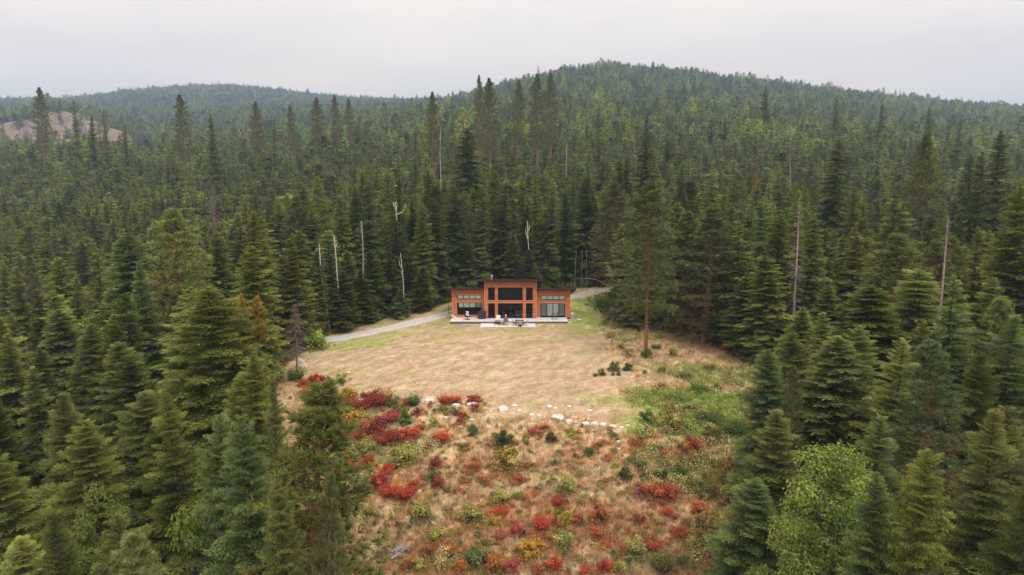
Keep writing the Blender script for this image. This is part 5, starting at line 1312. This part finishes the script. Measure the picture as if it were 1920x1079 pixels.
mb = MB()
for k in range(1, 9): X = T0 + (T1 - T0) * k / 9; mb.box(X - .012, X + .012, YD - .058, YC - .1, DZ + .001, DZ + .004)
for k in range(1, 4): X = a0 + (a1 - a0) * k / 4; mb.box(X - .012, X + .012, 93.9, YD - .01, .051, .054)
st = mb.build('slab_joints', M['stone']); st['kind'] = 'structure'
def item(name, px, Y, z, label, cat, rz=0, group=None):
    o = empty(name, (hx(px, Y), Y, z), rz); return tag(o, label, cat, group)
# covered grill
g_ = item('covered_grill', 903.4, 98.15, DZ, 'round dark covered grill on the terrace by the left wing', 'grill')
mb = MB(); mb.lathe([(.60, .0), (.62, .10), (.55, .35), (.60, .55), (.64, .78), (.62, .98), (.50, 1.16), (.28, 1.26), (.06, 1.28)], n=20, sq=(1, .62)); mb.build('cover', M['cover'], g_, smooth_=True)
mb = MB(); mb.box(-.42, -.30, -.1, .1, 1.02, 1.10); mb.tube([(-.82, 0, .88), (-.60, 0, .9)], .05, 6); mb.build('side_handle', M['cover'], g_)
# black swivel chair with patterned cushions
c_ = item('patio_chair', 876.5, 97.3, DZ, 'black star-legged patio chair with black and white cushions, left of the grill', 'chair', .3)
for k in range(5):
    a = k * 1.2566; mb = MB(); mb.tube([(0, 0, .16), (math.cos(a) * .42, math.sin(a) * .42, .03)], [.03, .022], 6); mb.build('leg', M['black'], c_)
mb = MB(); mb.tube([(0, 0, .1), (0, 0, .44)], .035, 8); mb.build('column', M['black'], c_)
mb = MB(); mb.box(-.32, .32, -.30, .30, .44, .54); mb.build('seat', M['black'], c_, bevel=.03)
mb = MB(); mb.hexa([(-.30, .22, .55), (.30, .22, .55), (.30, .32, .55), (-.30, .32, .55), (-.26, .36, 1.22), (.26, .36, 1.22), (.26, .44, 1.22), (-.26, .44, 1.22)]); mb.build('backrest', M['black'], c_, bevel=.03)
for sx in (-1, 1):
    mb = MB(); mb.tube([(sx * .33, -.22, .5), (sx * .38, -.22, .72), (sx * .38, .2, .76), (sx * .3, .3, .72)], .025, 6); mb.build('armrest', M['black'], c_)
pc_ = simple('patterned_cushion', (.02, .02, .02), .9, noise=.0, nscale=7, c2=(.9, .88, .88)); pc_.node_tree.nodes['Color Ramp'].color_ramp.elements[0].position = .47; pc_.node_tree.nodes['Color Ramp'].color_ramp.elements[1].position = .53
mb = MB(); mb.box(-.24, .24, -.24, .22, .545, .66); mb.build('cushion', pc_, c_, bevel=.04)
mb = MB(); mb.hexa([(-.24, .10, .67), (.24, .10, .67), (.24, .21, .67), (-.24, .21, .67), (-.2, .24, 1.2), (.2, .24, 1.2), (.2, .35, 1.2), (-.2, .35, 1.2)]); mb.build('cushion', pc_, c_, bevel=.04)
# black armchair before the sliding door of the right wing
c_ = item('patio_chair', 1040.3, 97.6, DZ, 'slim black patio chair in front of the right sliding door', 'chair', 0)
for sx in (-.36, .30):
    for sy in (-.25, .25):
        mb = MB(); mb.tube([(sx, sy, 0), (sx, sy, .42)], .022, 6); mb.build('leg', M['black'], c_)
mb = MB(); mb.box(-.42, .36, -.28, .28, .40, .52); mb.build('seat', M['black'], c_, bevel=.02)
mb = MB(); mb.hexa([(.30, -.26, .52), (.36, -.26, .52), (.36, .26, .52), (.30, .26, .52), (.42, -.24, 1.15), (.48, -.24, 1.15), (.48, .24, 1.15), (.42, .24, 1.15)]); mb.build('backrest', M['black'], c_)
for sy in (-.28, .28):
    mb = MB(); mb.tube([(-.42, sy, .5), (-.46, sy, .78), (.40, sy, .80)], .024, 6); mb.build('armrest', M['black'], c_)
# pale cushioned lounge chair and dark low table beside the step
c_ = item('lounge_chair', 933.3, 95.75, .05, 'lounge chair with white back cushion and lilac grey seat beside the step', 'chair', -.25)
mb = MB(); mb.hexa([(-.36, .20, .45), (.30, .20, .45), (.30, .36, .45), (-.36, .36, .45), (-.34, .40, 1.22), (.28, .40, 1.22), (.28, .56, 1.22), (-.34, .56, 1.22)]); mb.build('back_cushion', M['white'], c_, bevel=.06)
mb = MB(); mb.box(-.36, .36, -.40, .22, .38, .56); mb.build('seat_cushion', M['cloth_grey'], c_, bevel=.05)
mb = MB(); mb.box(-.40, .40, -.42, .40, .30, .37); mb.build('frame', M['black'], c_)
for sx in (-.36, .36):
    for sy in (-.36, .34):
        mb = MB(); mb.box(sx - .03, sx + .03, sy - .03, sy + .03, 0, .30); mb.build('leg', M['black'], c_)
t_ = item('coffee_table', 941.2, 95.1, .05, 'low dark slatted table between the lounge chair and the seated person', 'table')
mb = MB(); mb.box(-.34, .34, -.26, .26, .36, .41); mb.build('tabletop', M['redwood'], t_)
for sx in (-.3, .3):
    for sy in (-.22, .22):
        mb = MB(); mb.box(sx - .03, sx + .03, sy - .03, sy + .03, 0, .36); mb.build('leg', M['black'], t_)
for i, dx in enumerate((-.12, .16)):
    o = item('cup', 941.2 + dx * 12, 95.1, .46, ['left', 'right'][i] + ' white cup on the low dark table', 'cup'); mb = MB(); mb.lathe([(.06, 0), (.075, .02), (.085, .14), (.07, .14)], n=10); mb.build('body', M['white'], o); mb = MB(); mb.tube([(.08, 0, .11), (.12, 0, .08), (.08, 0, .04)], .012, 5); mb.build('handle', M['white'], o)
# folding chair for the person
c_ = item('folding_chair', 948.3, 95.35, .05, 'black folding chair holding the seated person', 'chair')
for sx in (-.30, .30):
    mb = MB(); mb.tube([(sx, -.25, 0), (sx, .28, .62)], .022, 6); mb.build('leg', M['black'], c_); mb = MB(); mb.tube([(sx, .30, 0), (sx, -.25, .62), ], .022, 6); mb.build('leg', M['black'], c_)
    mb = MB(); mb.tube([(sx, -.28, .64), (sx, .25, .66)], .03, 6); mb.build('armrest', M['black'], c_)
mb = MB(); mb.box(-.28, .28, -.24, .22, .38, .42); mb.build('seat', M['black'], c_)
mb = MB(); mb.hexa([(-.30, .22, .42), (.30, .22, .42), (.30, .25, .42), (-.30, .25, .42), (-.28, .34, 1.0), (.28, .34, 1.0), (.28, .37, 1.0), (-.28, .37, 1.0)]); mb.build('backrest', M['black'], c_)
# seated person: one skin grown on a skeleton, clothes coloured on it
def person():
    V = []; E = []; Rr = []
    def v(p, r, par=None):
        V.append(p); Rr.append(r); 
        if par is not None: E.append((par, len(V) - 1))
        return len(V) - 1
    pel = v((0, .05, .54), .15); sp_ = v((0, .10, .76), .145, pel); ch = v((0, .10, .97), .165, sp_); nk = v((0, .07, 1.13), .06, ch); hd = v((0, .04, 1.24), .085, nk); ht = v((0, .03, 1.36), .085, hd)
    v((0, -.055, 1.26), .022, hd)
    for s in (-1, 1):
        sh_ = v((s * .19, .10, 1.04), .062, ch); el = v((s * .27, .02, .80), .045, sh_); wr = v((s * .20, -.22, .72), .030, el); pa = v((s * .19, -.29, .70), .036, wr)
        for k, (dx, L_) in enumerate(((-.032, .062), (-.011, .075), (.011, .07), (.032, .055))):
            f1 = v((s * .19 + dx, -.33, .695), .010, pa); v((s * .19 + dx, -.33 - L_ * .6, .68), .009, f1)
        v((s * .15, -.31, .71), .011, pa)
        hp = v((s * .10, .03, .52), .095, pel); kn = v((s * .13, -.40, .50), .068, hp); an_ = v((s * .12, -.50, .12), .040, kn); v((s * .12, -.66, .05), .038, an_)
    me = bpy.data.meshes.new('body'); me.from_pydata(V, E, []); o = bpy.data.objects.new('body', me); scene.collection.objects.link(o)
    sk = o.modifiers.new('skin', 'SKIN')
    for i, r in enumerate(Rr):
        q = me.skin_vertices[0].data[i]; q.radius = (r, r); q.use_root = (i == 0)
    ss_ = o.modifiers.new('sub', 'SUBSURF'); ss_.levels = 2; ss_.render_levels = 2
    dg = bpy.context.evaluated_depsgraph_get(); nm2 = bpy.data.meshes.new_from_object(o.evaluated_get(dg)); bpy.data.objects.remove(o)
    return nm2
pm = person()
grey_top = simple('grey_top', (.21, .18, .22), .9); dark_short = simple('black_shorts', (.012, .01, .014), .9)
for m_ in (M['skin'], grey_top, dark_short): pm.materials.append(m_)
for f in pm.polygons:
    c = f.center; f.use_smooth = True
    f.material_index = 0
    if c.z > .60 and c.z < 1.12 and not (c.y < -.10): f.material_index = 1
    elif c.z <= .64 and c.y > -.32 and c.z > .38: f.material_index = 2
pr = item('person', 948.3, 95.35, .05, 'person in grey top, black shorts and white cap seated by the step', 'person')
link('body', pm, pr)
mb = MB(); mb.lathe([(.098, 1.30), (.108, 1.34), (.105, 1.40), (.07, 1.455), (.02, 1.47)], (0, .03, 0), n=14); mb.box(-.075, .075, -.16, -.06, 1.315, 1.335); mb.build('cap', M['white'], pr, smooth_=False)
mb = MB(); mb.lathe([(.06, 1.16), (.092, 1.2), (.099, 1.295)], (0, .055, 0), n=12); mb.build('hair', simple('brown_hair', (.06, .04, .03), .8), pr)
for sx in (-.032, .032):
    mb = MB(); mb.lathe([(.004, -.008), (.011, 0), (.004, .008)], (sx, -.056, 1.27), n=6); mb.build('eye', M['black'], pr)
# red-brown table set
t_ = item('garden_table', 974.2, 95.0, .05, 'red-brown wooden garden table on the lower slab right of the step', 'table')
for k in range(5): mb = MB(); mb.box(-.62, .62, -.36 + k * .145, -.36 + k * .145 + .135, .68, .72); mb.build('plank', M['redwood'], t_)
for sx in (-.52, .52):
    for sy in (-.28, .28):
        mb = MB(); mb.tube([(sx * 1.1, sy, 0), (sx * .85, sy, .675)], .035, 5); mb.build('leg', M['redwood'], t_)
mb = MB(); mb.box(-.5, .5, -.03, .03, .28, .34); mb.build('stretcher', M['redwood'], t_)
for i, px in enumerate((965.4, 983.6)):
    s = -1 if i == 0 else 1
    b_ = item('garden_chair', px, 94.9, .05, ['left', 'right'][i] + ' low red-brown slatted chair beside the garden table', 'chair', 0, 'red-brown garden chairs')
    mb = MB(); mb.box(-.28, .28, -.26, .26, .34, .39); mb.build('seat', M['redwood'], b_)
    mb = MB(); mb.hexa([(s * .26 - .02, -.26, .40), (s * .26 + .02, -.26, .40), (s * .26 + .02, .26, .40), (s * .26 - .02, .26, .40), (s * .38 - .02, -.26, .74), (s * .38 + .02, -.26, .74), (s * .38 + .02, .26, .74), (s * .38 - .02, .26, .74)]); mb.build('backrest', M['redwood'], b_)
    for sx in (-.24, .24):
        for sy in (-.22, .22): mb = MB(); mb.box(sx - .03, sx + .03, sy - .03, sy + .03, 0, .335); mb.build('leg', M['redwood'], b_)
f_ = item('fire_bowl', 975.0, 94.15, .05, 'small dark metal fire bowl in front of the garden table', 'fire bowl')
mb = MB(); mb.lathe([(.10, .08), (.26, .12), (.34, .22), (.32, .22), (.2, .15)], n=14); mb.build('bowl', M['black'], f_)
for k in range(3): a = k * 2.09; mb = MB(); mb.tube([(math.cos(a) * .2, math.sin(a) * .2, 0), (math.cos(a) * .22, math.sin(a) * .22, .14)], .02, 5); mb.build('leg', M['black'], f_)
# heat pump beside the right wall
h_ = item('heat_pump', 1073.0, 99.4, .02, 'white outdoor heat pump standing against the right side of the house', 'heat pump')
mb = MB(); mb.box(-.19, .19, -.42, .42, .15, .98); mb.build('casing', M['white'], h_, bevel=.02)
mb = MB()
for k in range(7): mb.box(-.14, .14, -.45, -.425, .25 + k * .09, .28 + k * .09)
mb.build('grille', M['cloth_grey'], h_)['kind'] = 'stuff'
for sy in (-.3, .3): mb = MB(); mb.box(-.2, .2, sy - .05, sy + .05, 0, .15); mb.build('foot', M['concrete'], h_)
# downpipe spouts at both house corners, flower pot
for px, Y, z, s, lb in ((1067.8, 96.6, .0, 1, 'white bent drain spout at the right front corner of the terrace'), (851.8, 98.7, DZ, -1, 'white slanting drain spout at the left corner of the terrace')):
    o = item('drain_spout', px, Y, z, lb, 'drain pipe')
    mb = MB()
    if s > 0: mb.tube([(-.22, 0, .55), (-.20, 0, .30), (-.16, -.1, .0)], .06, 7); mb.tube([(.18, 0, .55), (.22, 0, .30), (.20, -.1, .0)], .06, 7)
    else: mb.hexa([(-.45, -.1, .30), (.25, -.1, 0), (.45, -.1, 0), (-.25, -.1, .48), (-.45, .1, .30), (.25, .1, 0), (.45, .1, 0), (-.25, .1, .48)])
    mb.build('pipe', M['white'], o)
    mb = MB(); mb.box(-.28 if s > 0 else -.5, .28 if s > 0 else -.3, -.05, .05, .5 if s > 0 else .42, .56 if s > 0 else .50); mb.build('bracket', M['white'], o)
o = item('plant_pot', 1066.9, 96.75, DZ + .02, 'dark plant pot on the right corner of the terrace', 'plant pot'); mb = MB(); mb.lathe([(.09, .0), (.15, .26), (.16, .3), (.12, .3)], n=12); mb.build('pot', M['black'], o); mb = MB(); mb.lathe([(.11, .29), (.17, .36), (.12, .46), (.03, .5)], n=8); mb.build('plant', M['redwood'], o)
# black gate frame left of the house, white gabled box by the dead tree
o = item('gate', 844.5, 103.5, H(hx(844.5, 103.5), 103.5), 'black metal gate frame beside the driveway left of the house', 'gate')
for sx in (-.32, .32): mb = MB(); mb.box(sx - .03, sx + .03, -.03, .03, 0, 1.35); mb.build('post', M['black'], o)
for z_ in (.25, .75, 1.28): mb = MB(); mb.box(-.29, .29, -.02, .02, z_, z_ + .05); mb.build('rail', M['black'], o)
x, y, z = ground_at(562.5, 690); o = empty('nest_box', (x, y, z), .1); tag(o, 'small white gabled box on the ground beside the dead grey conifer', 'nest box')
mb = MB(); w_ = .30
for a, b in (((-w_, -.16), (w_, .16)),):
    mb.box(-w_, w_, -.16, .16, .08, .72); mb.build('box', M['white'], o)
mb = MB(); mb.hexa([(-.36, -.2, .725), (.36, -.2, .725), (.36, .2, .725), (-.36, .2, .725), (-.04, -.2, 1.0), (.04, -.2, 1.0), (.04, .2, 1.0), (-.04, .2, 1.0)]); mb.build('roof', M['white'], o)
mb = MB(); mb.tube([(0, -.17, .60), (0, -.155, .60)], .05, 10); mb.build('entrance', M['black'], o)
mb = MB(); mb.box(-.05, .05, -.05, .05, -.2, .08); mb.build('post', M['dead'], o)

finish_labels()
# ------------------------------------------------------------------ air
mb = MB(); zmin = float(GZ.min()); zmax = float(GZ.max())
mb.box(-7200, 7200, -95, 5400, zmin - 3, zmax + 60); hz_o = mb.build('haze', []); hz_o['kind'] = 'stuff'
hm = bpy.data.materials.new('haze_air'); hm.use_nodes = True; nt = hm.node_tree; nt.nodes.clear()
ho = nt.nodes.new('ShaderNodeOutputMaterial'); pv = nt.nodes.new('ShaderNodeVolumePrincipled'); pv.inputs['Density'].default_value = HAZE; pv.inputs['Color'].default_value = (.52, .72, 1.0, 1); pv.inputs['Anisotropy'].default_value = 0.0
nt.links.new(pv.outputs[0], ho.inputs['Volume']); hz_o.data.materials.append(hm)
